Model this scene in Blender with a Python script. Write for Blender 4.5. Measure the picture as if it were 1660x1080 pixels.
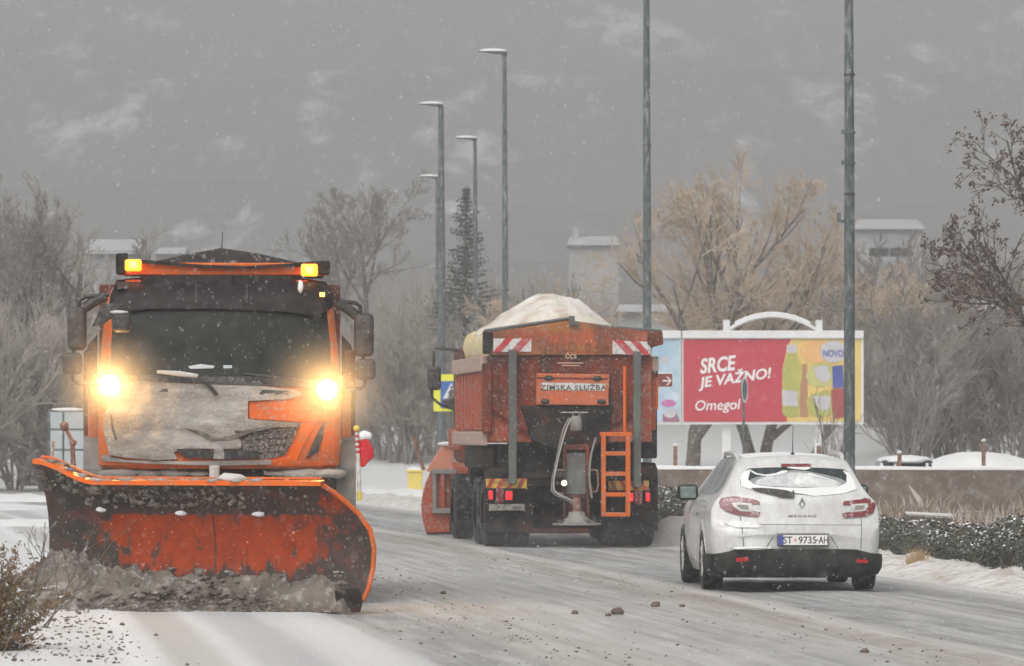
import bpy, bmesh, math, random
import numpy as np
from mathutils import Vector, Matrix, noise
from mathutils.bvhtree import BVHTree
from mathutils.geometry import delaunay_2d_cdt

random.seed(7)
for o in list(bpy.data.objects):
    bpy.data.objects.remove(o)
S = bpy.context.scene
COL = S.collection
R = math.radians

# ------------------------------------------------------------------ camera
F, CX, HY, EYE = 9222.0, 830.0, 696.0, 1.68      # focal length / centre / horizon in photo pixels, eye height
cam_data = bpy.data.cameras.new('camera')
cam = bpy.data.objects.new('camera', cam_data)
COL.objects.link(cam)
cam.location = (0, 0, EYE)
cam.rotation_euler = (R(90), 0, 0)
cam_data.sensor_width = 36
cam_data.lens = 36 * F / 1660
cam_data.shift_y = (HY - 540) / 1660
cam_data.clip_start = 0.5
cam_data.clip_end = 6000
cam_data.dof.use_dof = True
cam_data.dof.focus_distance = 58
cam_data.dof.aperture_fstop = 8.0
S.camera = cam

# ------------------------------------------------------------------ light
SUN_EL, SUN_AZ = 48, 200
world = bpy.data.worlds.new('World')
S.world = world
world.use_nodes = True
nt = world.node_tree
nt.nodes.clear()
sky = nt.nodes.new('ShaderNodeTexSky')
sky.sky_type = 'NISHITA'
sky.sun_disc = False
sky.sun_elevation = R(SUN_EL)
sky.sun_rotation = R(SUN_AZ)
sky.air_density = 1.0
sky.dust_density = 5.0
hs = nt.nodes.new('ShaderNodeHueSaturation')
hs.inputs['Saturation'].default_value = 0.10
bg = nt.nodes.new('ShaderNodeBackground')
bg.inputs['Strength'].default_value = 0.13
wo = nt.nodes.new('ShaderNodeOutputWorld')
nt.links.new(sky.outputs[0], hs.inputs['Color'])
nt.links.new(hs.outputs[0], bg.inputs['Color'])
nt.links.new(bg.outputs[0], wo.inputs['Surface'])

sun_data = bpy.data.lights.new('sun', 'SUN')
sun_data.energy = 0.8
sun_data.angle = R(50)
sun_data.color = (1.0, 0.985, 0.96)
sun = bpy.data.objects.new('sun', sun_data)
COL.objects.link(sun)
sd = Vector((math.sin(R(SUN_AZ)) * math.cos(R(SUN_EL)), math.cos(R(SUN_AZ)) * math.cos(R(SUN_EL)), math.sin(R(SUN_EL))))
sun.rotation_euler = sd.to_track_quat('Z', 'Y').to_euler()

S.view_settings.view_transform = 'Standard'
S.view_settings.look = 'None'
S.view_settings.gamma = 1
S.view_settings.use_curve_mapping = False
S.view_settings.exposure = 0.36
S.render.engine = 'CYCLES'
S.cycles.use_denoising = True
S.cycles.max_bounces = 6
S.cycles.volume_bounces = 0
S.cycles.sample_clamp_indirect = 6
HAZE_DENSITY = 0.0015
HAZE_COLOR = (0.93, 0.93, 0.925)

# ------------------------------------------------------------------ materials
MATS = {}
def mat(name, col, rough=0.6, var=0.12, scale=6.0, metal=0.0, bump=0.0, bscale=40.0, layers=(), emit=None, spec=0.5, trans=0.0, coat=0.0):
    """Principled material; var = brightness variation by noise; layers = [(colour, amount, noise scale, softness, stretch)]"""
    if name in MATS:
        return MATS[name]
    m = bpy.data.materials.new(name)
    m.use_nodes = True
    t = m.node_tree
    b = t.nodes['Principled BSDF']
    tc = t.nodes.new('ShaderNodeTexCoord')
    def nz(sc, det=5.0, stretch=(1, 1, 1), rgh=0.6):
        mp = t.nodes.new('ShaderNodeMapping')
        mp.inputs['Scale'].default_value = stretch
        mp.inputs['Location'].default_value = (random.random() * 9, random.random() * 9, random.random() * 9)
        n = t.nodes.new('ShaderNodeTexNoise')
        n.inputs['Scale'].default_value = sc
        n.inputs['Detail'].default_value = det
        n.inputs['Roughness'].default_value = rgh
        t.links.new(tc.outputs['Object'], mp.inputs['Vector'])
        t.links.new(mp.outputs[0], n.inputs['Vector'])
        return n.outputs['Fac']
    def ramp(fac, lo, hi, c0, c1):
        r = t.nodes.new('ShaderNodeMapRange')
        r.inputs['From Min'].default_value = lo
        r.inputs['From Max'].default_value = hi
        r.inputs['To Min'].default_value = c0
        r.inputs['To Max'].default_value = c1
        t.links.new(fac, r.inputs['Value'])
        return r.outputs[0]
    def mix(fac, a, bcol):
        x = t.nodes.new('ShaderNodeMix')
        x.data_type = 'RGBA'
        t.links.new(fac, x.inputs['Factor'])
        if isinstance(a, tuple):
            x.inputs['A'].default_value = (*a, 1)
        else:
            t.links.new(a, x.inputs['A'])
        x.inputs['B'].default_value = (*bcol, 1)
        return x.outputs['Result']
    lo = tuple(c * (1 - var) for c in col)
    hi = tuple(min(1, c * (1 + var)) for c in col)
    c = mix(ramp(nz(scale), 0.3, 0.7, 0, 1), lo, hi)
    for (lc, amt, sc, soft, stretch) in layers:
        th = 1 - amt
        f = ramp(nz(sc, 6.0, stretch, 0.65), 0.25 + 0.5 * th - soft, 0.25 + 0.5 * th + soft, 0, 1)
        c = mix(f, c, lc)
    t.links.new(c, b.inputs['Base Color'])
    b.inputs['Roughness'].default_value = rough
    b.inputs['Metallic'].default_value = metal
    b.inputs['Specular IOR Level'].default_value = spec
    b.inputs['Coat Weight'].default_value = coat
    if trans:
        b.inputs['Transmission Weight'].default_value = trans
    if emit:
        b.inputs['Emission Color'].default_value = (*emit[0], 1)
        b.inputs['Emission Strength'].default_value = emit[1]
    if bump:
        bn = t.nodes.new('ShaderNodeBump')
        bn.inputs['Strength'].default_value = bump
        bn.inputs['Distance'].default_value = 0.02
        t.links.new(nz(bscale, 6.0), bn.inputs['Height'])
        t.links.new(bn.outputs[0], b.inputs['Normal'])
    MATS[name] = m
    return m

GR = (0.05, 0.048, 0.043)      # road grime
SN = (0.78, 0.78, 0.77)        # clean snow
DS = (0.30, 0.27, 0.24)        # dirty snow dust
M = {}
M['orange'] = mat('orange paint', (0.64, 0.115, 0.006), 0.42, 0.08, 3, spec=.25, layers=[((0.36, 0.12, 0.05), 0.36, 2.5, 0.12, (1, 1, 1)), (DS, 0.30, 26, 0.06, (1, 1, 1))])
M['orange_clean'] = mat('orange paint washed', (0.72, 0.125, 0.006), 0.4, 0.08, 3, spec=.25, layers=[((0.42, 0.17, 0.08), 0.30, 8, 0.1, (1, 1, 1))])
M['orange_dirty'] = mat('orange paint dirty', (0.29, 0.032, 0.004), 0.6, 0.3, 3, spec=.15, layers=[((0.15, 0.03, 0.012), 0.55, 1.3, 0.2, (1, 1, .7)), ((.03, .026, .022), 0.46, 2.2, 0.12, (1, 1, .45)), (DS, 0.27, 40, 0.05, (1, 1, 1))])
M['orange_side'] = mat('orange dump side', (0.40, 0.055, 0.012), 0.6, 0.15, 3, spec=.2, layers=[((0.34, 0.09, 0.05), 0.46, 2.5, 0.2, (1, 1, .3)), (DS, 0.32, 20, 0.1, (1, 1, 1))])
M['black'] = mat('black plastic', (0.022, 0.021, 0.02), 0.55, 0.2, 5, layers=[((0.12, 0.11, 0.10), 0.33, 22, 0.1, (1, 1, 1))])
M['mirror_back'] = mat('mirror housing plastic', (0.035, 0.028, 0.024), 0.5, 0.2, 5, layers=[((0.10, 0.08, 0.07), 0.42, 14, 0.12, (1, 1, 1))])
M['chassis'] = mat('dirty chassis', (0.014, 0.0135, 0.0125), 0.85, 0.4, 5, bump=.4, spec=.2, layers=[((0.06, 0.052, 0.045), 0.34, 6, 0.15, (1, 1, 1)), ((0.1, 0.025, 0.012), 0.26, 2.4, 0.08, (1, 1, 1))])
M['tyre'] = mat('wet tyre', (0.014, 0.014, 0.014), 0.75, 0.3, 10, spec=.25, layers=[((0.14, 0.135, 0.13), 0.31, 12, 0.12, (1, 1, 1))])
M['fender'] = mat('grey fender', (0.13, 0.13, 0.125), 0.7, 0.2, 4, layers=[(DS, 0.40, 4, 0.2, (1, 1, 1))])
M['glass'] = mat('dark windscreen glass', (0.012, 0.017, 0.015), 0.2, 0.5, 1.6, spec=.08, layers=[((0.045, 0.045, 0.04), 0.36, 5, 0.25, (1, 1, 1))])
M['visor'] = mat('smoked sun visor', (0.011, 0.007, 0.008), 0.5, 0.3, 3, spec=.18, layers=[((0.04, 0.03, 0.03), 0.34, 9, 0.15, (1, 1, 1))])
M['tarp'] = mat('black tarpaulin', (0.035, 0.032, 0.03), 0.85, 0.2, 3, layers=[((0.3, 0.29, 0.28), 0.26, 18, 0.05, (1, 1, 1))])
M['cream'] = mat('cream tarpaulin', (0.66, 0.54, 0.28), 0.8, 0.12, 4, bump=.4, bscale=6, layers=[(SN, 0.28, 5, 0.1, (1, 1, 1))])
M['crust'] = mat('dirty snow crust', (0.33, 0.29, 0.245), 0.95, 0.3, 2.5, bump=1, bscale=18, layers=[((0.58, 0.56, 0.53), 0.48, 1.7, 0.2, (.5, 1, 2)), ((0.11, 0.09, 0.07), 0.46, 1.6, 0.2, (.5, 1, 2.8)), ((0.46, 0.44, 0.41), 0.22, 40, 0.1, (1, 1, 1))])
M['grille'] = mat('grille mesh', (0.06, 0.045, 0.04), 0.8, 0.3, 30, layers=[((0.34, 0.29, 0.26), 0.42, 45, 0.08, (1, 1, 1))])
M['snow'] = mat('clean snow', SN, 0.9, 0.05, 3, bump=.5, bscale=20, spec=.2)
M['snow_grey'] = mat('grey snow', (0.55, 0.53, 0.50), 0.95, 0.15, 6, bump=.7, bscale=18, spec=.2)
M['slush'] = mat('dirty slush', (0.115, 0.092, 0.072), 0.85, 0.4, 5, bump=1, bscale=22, spec=.35, layers=[((0.085, 0.067, 0.053), 0.45, 2.6, 0.12, (1, 1, 1)), ((0.20, 0.172, 0.143), 0.46, 3.0, 0.16, (1, 1, 1)), ((0.36, 0.33, 0.30), 0.31, 8, 0.08, (1, 1, 1))])
M['clod'] = mat('brown slush clod', (0.17, 0.125, 0.10), 0.95, 0.4, 20, bump=1, bscale=40)
M['grit'] = mat('pale grit', (0.66, 0.59, 0.49), 0.95, 0.12, 6, bump=1, bscale=26, layers=[((0.48, 0.34, 0.25), 0.30, 3.0, 0.08, (1, 1, 1)), ((0.80, 0.78, 0.74), 0.45, 1.8, 0.12, (1, 1, 1))])
M['pole'] = mat('galvanised steel', (0.085, 0.105, 0.105), 0.65, 0.2, 4, metal=.1, spec=.3, layers=[((0.3, 0.32, 0.32), 0.29, 14, 0.12, (1, 1, .25))])
M['steel'] = mat('grey bar steel', (0.13, 0.135, 0.12), 0.6, 0.2, 6, metal=.2, layers=[((0.09, 0.085, 0.08), 0.42, 5, 0.2, (1, 1, .3))])
M['rust'] = mat('rusty steel', (0.22, 0.10, 0.06), 0.85, 0.3, 10, layers=[(DS, 0.36, 18, 0.1, (1, 1, 1))])
M['white_paint'] = mat('white painted metal', (0.72, 0.72, 0.71), 0.5, 0.06, 3)
M['car_white'] = mat('white car paint', (0.71, 0.72, 0.705), 0.3, 0.04, 2, coat=.35, layers=[((0.46, 0.45, 0.425), 0.40, 1.8, 0.22, (1, 1, 1)), ((0.5, 0.49, 0.47), 0.36, 14, 0.15, (1, 1, .4))])
M['car_black'] = mat('black bumper plastic', (0.014, 0.0145, 0.014), 0.65, 0.3, 5, spec=.2, layers=[((0.055, 0.055, 0.052), 0.40, 9, 0.15, (1, 1, 1))])
M['car_glass'] = mat('car glass', (0.03, 0.04, 0.04), 0.12, 0.1, 2, spec=.35)
M['side_glass'] = mat('dusted side glass', (0.13, 0.145, 0.145), 0.45, 0.3, 2, spec=.25, layers=[((0.4, 0.41, 0.41), 0.40, 3, 0.2, (1, 1, 1))])
M['red_lens'] = mat('red lens', (0.17, 0.012, 0.016), 0.25, 0.15, 8, coat=.5, layers=[((0.5, 0.42, 0.42), 0.26, 12, 0.1, (1, 1, 1))])
M['clear_lens'] = mat('clear lens', (0.55, 0.54, 0.52), 0.2, 0.15, 10, coat=.5)
M['red_lit'] = mat('lit red lamp', (0.6, 0.02, 0.02), 0.3, 0, emit=((1.0, 0.012, 0.022), 0.9))
M['work_lit'] = mat('lit work lamp', (0.9, 0.85, 0.7), 0.3, 0, emit=((1.0, 0.85, 0.55), 2.4))
M['head_lit'] = mat('lit headlamp', (1, 0.9, 0.7), 0.3, 0, emit=((1.0, 0.56, 0.19), 310.0))
M['amber_lit'] = mat('lit amber beacon', (0.9, 0.35, 0.02), 0.3, 0, emit=((1.0, 0.30, 0.015), 2.2))
M['amber_core'] = mat('lit amber bulb', (0.9, 0.5, 0.1), 0.3, 0, emit=((1.0, 0.58, 0.10), 2.6))
M['red_flag'] = mat('red flag cloth', (0.60, 0.015, 0.02), 0.8, 0.15, 6)
M['wood'] = mat('worn wood', (0.33, 0.22, 0.14), 0.9, 0.3, 10, layers=[(SN, 0.34, 20, 0.1, (1, 1, 1))])
M['bark'] = mat('grey brown bark', (0.10, 0.08, 0.065), 0.95, 0.3, 6, layers=[((0.55, 0.55, 0.54), 0.26, 9, 0.1, (1, 1, 1))])
M['twig'] = mat('grey twigs', (0.24, 0.215, 0.19), 0.95, 0.3, .6)
M['bark_tan'] = mat('tan bark', (0.12, 0.097, 0.075), 0.95, 0.3, 6, layers=[((0.55, 0.55, 0.54), 0.24, 9, 0.1, (1, 1, 1))])
M['twig_tan'] = mat('tan willow twigs', (0.50, 0.39, 0.28), 0.95, 0.25, .5)
M['dead_leaf'] = mat('brown seed clusters', (0.10, 0.058, 0.042), 0.9, 0.4, 3)
M['needle'] = mat('spruce needles', (0.045, 0.06, 0.045), 0.9, 0.3, 2, layers=[(SN, 0.22, 5, 0.1, (1, 1, 1))])
M['hedge'] = mat('dark hedge leaves', (0.055, 0.062, 0.042), 0.75, 0.5, 9, layers=[((0.13, 0.13, 0.11), 0.40, 5, 0.2, (1, 1, 1)), ((0.09, 0.05, 0.03), 0.30, 1.5, 0.15, (1, 1, 1))])
M['juniper'] = mat('brown green juniper', (0.19, 0.125, 0.042), 0.85, 0.5, 6, layers=[((0.22, 0.10, 0.055), 0.50, 4, 0.15, (1, 1, 1)), ((0.07, 0.075, 0.03), 0.42, 6, 0.15, (1, 1, 1))])
M['dry_grass'] = mat('dry tan grass', (0.29, 0.225, 0.165), 0.95, 0.3, 2, layers=[((0.22, 0.145, 0.10), 0.45, .5, 0.15, (1, 1, 1))])
M['wall'] = mat('brown rendered wall', (0.20, 0.16, 0.13), 0.95, 0.15, 2, bump=.4, bscale=12, layers=[((0.135, 0.10, 0.08), 0.45, .9, 0.2, (1, 1, 1)), ((0.33, 0.30, 0.27), 0.26, 5, 0.15, (1, 1, 1))])
M['yellow'] = mat('yellow paint', (0.72, 0.56, 0.12), 0.6, 0.1, 4)
M['yellow_sign'] = mat('fluorescent yellow sheet', (0.86, 0.84, 0.03), 0.5, 0.05, 4)
M['blue_sign'] = mat('blue sign sheet', (0.03, 0.12, 0.42), 0.5, 0.05, 4)
M['brown_sign'] = mat('brown sign sheet', (0.20, 0.035, 0.035), 0.5, 0.1, 4)
M['red'] = mat('red print', (0.50, 0.032, 0.058), 0.6, 0.05, 3)
M['red_stripe'] = mat('red reflective stripe', (0.50, 0.03, 0.04), 0.5, 0.15, 6, layers=[(DS, 0.30, 14, 0.1, (1, 1, 1))])
M['white_stripe'] = mat('white reflective sheet', (0.62, 0.60, 0.57), 0.5, 0.1, 6, layers=[(DS, 0.34, 14, 0.1, (1, 1, 1))])
M['white_print'] = mat('white print', (0.80, 0.78, 0.76), 0.6, 0.02, 4)
M['faded_print'] = mat('faded white print', (0.66, 0.44, 0.33), 0.6, 0.1, 20)
M['dark_print'] = mat('dark print', (0.05, 0.05, 0.055), 0.6, 0.1, 4)
M['grime_print'] = mat('grimy dark print', (0.22, 0.06, 0.018), 0.7, 0.3, 14)
M['blue_print'] = mat('dark blue print', (0.06, 0.08, 0.32), 0.6, 0.1, 4)
M['poster_blue'] = mat('pale blue poster', (0.34, 0.50, 0.62), 0.6, 0.08, 1.2, layers=[((0.62, 0.70, 0.76), 0.36, 1.6, 0.15, (1, 1, 1))])
M['poster_yellow'] = mat('yellow poster', (0.72, 0.52, 0.16), 0.6, 0.08, 1.0)
M['poster_orange'] = mat('orange poster glow', (0.75, 0.42, 0.16), 0.6, 0.08, 1.0)
M['oil'] = mat('oil bottle print', (0.44, 0.42, 0.10), 0.6, 0.12, 1.5)
M['oil_pale'] = mat('pale oil print', (0.50, 0.49, 0.17), 0.6, 0.12, 1.5)
M['label_print'] = mat('bottle label print', (0.52, 0.50, 0.52), 0.6, 0.12, 6)
M['pink_print'] = mat('pink print', (0.50, 0.14, 0.34), 0.6, 0.1, 3)
M['panel'] = mat('pale grey panel', (0.42, 0.46, 0.47), 0.4, 0.08, 3)
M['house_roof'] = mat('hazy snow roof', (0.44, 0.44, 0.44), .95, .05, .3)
M['house_wall'] = mat('hazy house wall', (0.43, 0.428, 0.42), 0.9, 0.05, .3)  # wall and window colours drawn towards the haze so they fade
M['house_dark'] = mat('hazy house window', (0.36, 0.365, 0.37), 0.3, 0.05, .3)
M['chev_y'] = mat('chevron yellow', (0.50, 0.33, 0.03), 0.6, 0.2, 9, layers=[(GR, 0.36, 9, 0.1, (1, 1, 1))])
M['chev_r'] = mat('chevron red', (0.38, 0.03, 0.02), 0.6, 0.2, 9, layers=[(GR, 0.36, 9, 0.1, (1, 1, 1))])
M['plate_grime'] = mat('grimy number plate', (0.27, 0.25, 0.22), 0.7, 0.2, 14, layers=[(GR, 0.42, 18, 0.1, (1, 1, 1))])
M['hose'] = mat('pale hose', (0.24, 0.225, 0.205), 0.6, 0.15, 9)
M['chute'] = mat('grey chute plate', (0.17, 0.17, 0.15), 0.7, 0.2, 6, layers=[((0.07, 0.065, 0.06), 0.42, 3, 0.2, (1, 1, 1))])
M['thicket'] = mat('haze pale thicket twigs', (0.33, 0.295, 0.255), 0.95, 0.25, .4)  # twig colour lightened to stand in for distance haze
M['flake'] = mat('snowflake', (0.85, 0.85, 0.85), 0.9, 0.0, 1, spec=.1)

# ------------------------------------------------------------------ mesh helpers
class MB:
    def __init__(self):
        self.v, self.f, self.m = [], [], []
    def face(self, idx, mi=0):
        self.f.append(tuple(idx)); self.m.append(mi)
    def add(self, vs, fs, mi=0):
        k = len(self.v)
        self.v.extend([tuple(p) for p in vs])
        for q in fs:
            self.f.append(tuple(i + k for i in q)); self.m.append(mi)
    def box(self, x0, x1, y0, y1, z0, z1, mi=0, mtx=None):
        vs = [Vector(p) for p in ((x0, y0, z0), (x1, y0, z0), (x1, y1, z0), (x0, y1, z0), (x0, y0, z1), (x1, y0, z1), (x1, y1, z1), (x0, y1, z1))]
        if mtx is not None:
            vs = [mtx @ p for p in vs]
        self.add(vs, [(3, 2, 1, 0), (4, 5, 6, 7), (0, 1, 5, 4), (1, 2, 6, 5), (2, 3, 7, 6), (3, 0, 4, 7)], mi)
        return self
    def tube(self, pts, r, n=8, mi=0, cap=True):
        pts = [Vector(p) for p in pts]
        rs = r if isinstance(r, (list, tuple)) else [r] * len(pts)
        k = len(self.v)
        up = None
        for i, p in enumerate(pts):
            a = pts[max(0, i - 1)]; b = pts[min(len(pts) - 1, i + 1)]
            d = (b - a)
            d = d.normalized() if d.length > 1e-9 else Vector((0, 0, 1))
            if up is None:
                up = Vector((1, 0, 0)) if abs(d.x) < 0.8 else Vector((0, 0, 1))
            s = d.cross(up)
            if s.length < 1e-6:
                s = d.orthogonal()
            s.normalize()
            t = s.cross(d).normalized()
            up = t
            for j in range(n):
                an = 2 * math.pi * j / n
                self.v.append(tuple(p + (s * math.cos(an) + t * math.sin(an)) * rs[i]))
        for i in range(len(pts) - 1):
            for j in range(n):
                j2 = (j + 1) % n
                self.face((k + i * n + j, k + i * n + j2, k + (i + 1) * n + j2, k + (i + 1) * n + j), mi)
        if cap and n > 2:
            self.face([k + j for j in range(n)][::-1], mi)
            e = k + (len(pts) - 1) * n
            self.face([e + j for j in range(n)], mi)
        return self
    def prism(self, poly, fn0, fn1, mi=0):
        """poly of 2-D points; fn0/fn1 map a 2-D point to the two 3-D ends"""
        n = len(poly)
        k = len(self.v)
        self.v.extend(tuple(fn0(p)) for p in poly)
        self.v.extend(tuple(fn1(p)) for p in poly)
        self.face([k + i for i in range(n)], mi)
        self.face([k + n + i for i in range(n)][::-1], mi)
        for i in range(n):
            j = (i + 1) % n
            self.face((k + i, k + n + i, k + n + j, k + j), mi)
        return self
    def lathe(self, prof, c, axis='z', n=24, mi=0):
        k = len(self.v)
        for (r, h) in prof:
            for j in range(n):
                a = 2 * math.pi * j / n
                if axis == 'z':
                    p = (c[0] + r * math.cos(a), c[1] + r * math.sin(a), c[2] + h)
                elif axis == 'x':
                    p = (c[0] + h, c[1] + r * math.cos(a), c[2] + r * math.sin(a))
                else:
                    p = (c[0] + r * math.cos(a), c[1] + h, c[2] + r * math.sin(a))
                self.v.append(p)
        for i in range(len(prof) - 1):
            for j in range(n):
                j2 = (j + 1) % n
                self.face((k + i * n + j, k + i * n + j2, k + (i + 1) * n + j2, k + (i + 1) * n + j), mi)
        return self
    def grid(self, P, mi=0, closed=False):
        """P[i][j] of points"""
        k = len(self.v)
        ni, nj = len(P), len(P[0])
        for row in P:
            self.v.extend(tuple(p) for p in row)
        for i in range(ni - 1):
            for j in range(nj - 1):
                a = k + i * nj + j
                self.face((a, a + 1, a + nj + 1, a + nj), mi)
        return self
    def blob(self, c, r, sub=2, amp=0.25, freq=2.0, seed=0.0, squash=(1, 1, 1), mi=0):
        bm = bmesh.new()
        bmesh.ops.create_icosphere(bm, subdivisions=sub, radius=1)
        vs = []
        for v in bm.verts:
            d = v.co.normalized()
            q = 1 + amp * noise.fractal(d * freq + Vector((seed, seed * 1.7, -seed)), 0.9, 2.0, 4)
            vs.append((c[0] + d.x * r * q * squash[0], c[1] + d.y * r * q * squash[1], c[2] + d.z * r * q * squash[2]))
        bm.verts.ensure_lookup_table()
        fs = [[v.index for v in f.verts] for f in bm.faces]
        bm.free()
        self.add(vs, fs, mi)
        return self
    def build(self, name, mats, parent=None, smooth=None, bevel=0.0, bevseg=2, fixn=True):
        me = bpy.data.meshes.new(name)
        me.from_pydata(self.v, [], self.f)
        if not isinstance(mats, (list, tuple)):
            mats = [mats]
        for mm in mats:
            me.materials.append(mm)
        if len(mats) > 1:
            me.polygons.foreach_set('material_index', self.m)
        if fixn or bevel:
            bm = bmesh.new()
            bm.from_mesh(me)
            if fixn:
                bmesh.ops.recalc_face_normals(bm, faces=bm.faces)
            if bevel:
                es = [e for e in bm.edges if len(e.link_faces) == 2 and e.calc_face_angle(0) > 0.5]
                bmesh.ops.bevel(bm, geom=es, offset=bevel, segments=bevseg, affect='EDGES', profile=0.5, clamp_overlap=True)
            bm.to_mesh(me)
            bm.free()
        if smooth is not None:
            me.polygons.foreach_set('use_smooth', [True] * len(me.polygons))
            if smooth < 180:
                me.set_sharp_from_angle(angle=R(smooth))
        o = bpy.data.objects.new(name, me)
        COL.objects.link(o)
        if parent is not None:
            o.parent = parent
        me.update()
        return o

def thing(name, label, cat, loc=(0, 0, 0), rz=0.0, group=None):
    o = bpy.data.objects.new(name, None)
    COL.objects.link(o)
    o.empty_display_size = 0.2
    o.location = loc
    o.rotation_euler = (0, 0, rz)
    tag(o, label, cat, group)
    return o
def tag(o, label=None, cat=None, group=None, kind=None):
    if label: o['label'] = label
    if cat: o['category'] = cat
    if group: o['group'] = group
    if kind: o['kind'] = kind
    return o
def dup(root, loc, rz=0.0, scale=1.0, label=None):
    r = root.copy(); COL.objects.link(r)
    r.location = loc; r.rotation_euler = (0, 0, rz)
    r.scale = (scale,) * 3 if not isinstance(scale, tuple) else scale
    if label: r['label'] = label
    for ch in list(root.children):
        c = ch.copy(); COL.objects.link(c); c.parent = r
        for g in list(ch.children):
            d = g.copy(); COL.objects.link(d); d.parent = c
    return r
def W(px, py, d):
    """a point of the place from where it shows in the photograph and how far away it stands"""
    return Vector(((px - CX) * d / F, d, EYE - (py - HY) * d / F))

def text_mb(txt, height, width=None, bold=0.0, shear=0.0, space=1.0):
    """flat lettering as triangles in the x-z plane, centred on the origin; returns verts2d, faces"""
    cu = bpy.data.curves.new('lettering', 'FONT')
    cu.body = txt
    cu.size = 1.0
    cu.shear = shear
    cu.offset = bold
    cu.space_character = space
    cu.resolution_u = 3
    cu.fill_mode = 'FRONT'
    ob = bpy.data.objects.new('lettering', cu)
    COL.objects.link(ob)
    dg = bpy.context.evaluated_depsgraph_get()
    me = bpy.data.meshes.new_from_object(ob.evaluated_get(dg))
    bpy.data.objects.remove(ob)
    bpy.data.curves.remove(cu)
    vs = np.array([v.co[:2] for v in me.vertices])
    fs = [tuple(p.vertices) for p in me.polygons]
    bpy.data.meshes.remove(me)
    mn, mx = vs.min(0), vs.max(0)
    vs = vs - (mn + mx) / 2
    sy = height / (mx[1] - mn[1])
    sx = sy if width is None else width / (mx[0] - mn[0])
    return vs * np.array([sx, sy]), fs
def add_text(mb, txt, height, place, width=None, bold=0.0, shear=0.0, mi=0, space=1.0, rot=0.0):
    vs, fs = text_mb(txt, height, width, bold, shear, space)
    c, s = math.cos(rot), math.sin(rot)
    mb.add([place(p[0] * c - p[1] * s, p[0] * s + p[1] * c) for p in vs], fs, mi)

def in_poly(p, poly):
    x, y = p; c = False
    n = len(poly)
    for i in range(n):
        x0, y0 = poly[i]; x1, y1 = poly[(i + 1) % n]
        if (y0 > y) != (y1 > y) and x < (x1 - x0) * (y - y0) / (y1 - y0) + x0:
            c = not c
    return c
def bvh_of(*objs):
    vs, fs = [], []
    for o in objs:
        k = len(vs)
        vs.extend(v.co.copy() for v in o.data.vertices)
        fs.extend([i + k for i in p.vertices] for p in o.data.polygons)
    return BVHTree.FromPolygons(vs, fs)
def panel(mb, bvh, poly, off=0.004, depth=0.012, step=0.06, axis='y', mi=0, rough=0.0, seed=0.0, far=None, dome=0.0):
    """a sheet with the given outline laid on the surface behind it (outline in x-z seen along +y, or y-z seen along x)"""
    poly = [Vector(p[:2]) for p in poly]
    pts = []
    for i in range(len(poly)):
        a, b = poly[i], poly[(i + 1) % len(poly)]
        n = max(1, int((b - a).length / step))
        for k in range(n):
            pts.append(a.lerp(b, k / n))
    nb = len(pts)
    edges = [(i, (i + 1) % nb) for i in range(nb)]
    xs = [p.x for p in pts]; ys = [p.y for p in pts]
    P2 = [tuple(p) for p in pts]
    allp = list(pts)
    y = min(ys) + step / 2
    while y < max(ys):
        x = min(xs) + step / 2
        while x < max(xs):
            if in_poly((x, y), P2) and min((Vector((x, y)) - q).length for q in pts) > step * 0.4:
                allp.append(Vector((x, y)))
            x += step
        y += step
    v2, e2, f2, ov, oe, of = delaunay_2d_cdt(allp, edges, [], 1, 1e-5)
    def cast(p, sgn=1):
        if axis == 'y':
            h = bvh.ray_cast(Vector((p.x, -6, p.y)), Vector((0, 1, 0)))
            return h[0], Vector((0, -1, 0))
        if axis == '-x':
            h = bvh.ray_cast(Vector((-6, p.x, p.y)), Vector((1, 0, 0)))
            return h[0], Vector((-1, 0, 0))
        h = bvh.ray_cast(Vector((6, p.x, p.y)), Vector((-1, 0, 0)))
        return h[0], Vector((1, 0, 0))
    hits = [cast(p) for p in v2]
    good = [h[0] for h in hits if h[0] is not None]
    if not good:
        return
    k = len(mb.v)
    cxp = sum(xs) / nb; cyp = sum(ys) / nb
    for p, (h, nrm) in zip(v2, hits):
        if h is None:
            g = min(good, key=lambda q: (q.x - p.x) ** 2 + (q.z - p.y) ** 2 if axis == 'y' else (q.y - p.x) ** 2 + (q.z - p.y) ** 2)
            h = Vector((p.x, g.y, p.y)) if axis == 'y' else Vector((g.x, p.x, p.y))
        e = off
        if rough:
            e += rough * (0.5 + 0.5 * noise.fractal(Vector((p.x * 7, p.y * 7, seed)), 1, 2, 3))
        if dome:
            e += dome * max(0, min(1, min((p - q).length for q in pts[::2]) / (step * 2)))
        mb.v.append(tuple(h + nrm * e))
    n2 = len(v2)
    for t in f2:
        mb.face([k + i for i in t], mi)
    # skirt
    cnt = {}
    for t in f2:
        for a, b in ((t[0], t[1]), (t[1], t[2]), (t[2], t[0])):
            key = (min(a, b), max(a, b))
            cnt[key] = cnt.get(key, 0) + 1
    back = {}
    for (a, b), c in cnt.items():
        if c == 1:
            for i in (a, b):
                if i not in back:
                    nrm = hits[i][1]
                    back[i] = len(mb.v)
                    mb.v.append(tuple(Vector(mb.v[k + i]) - nrm * (depth + off)))
            mb.face((k + a, k + b, back[b], back[a]), mi)
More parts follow.
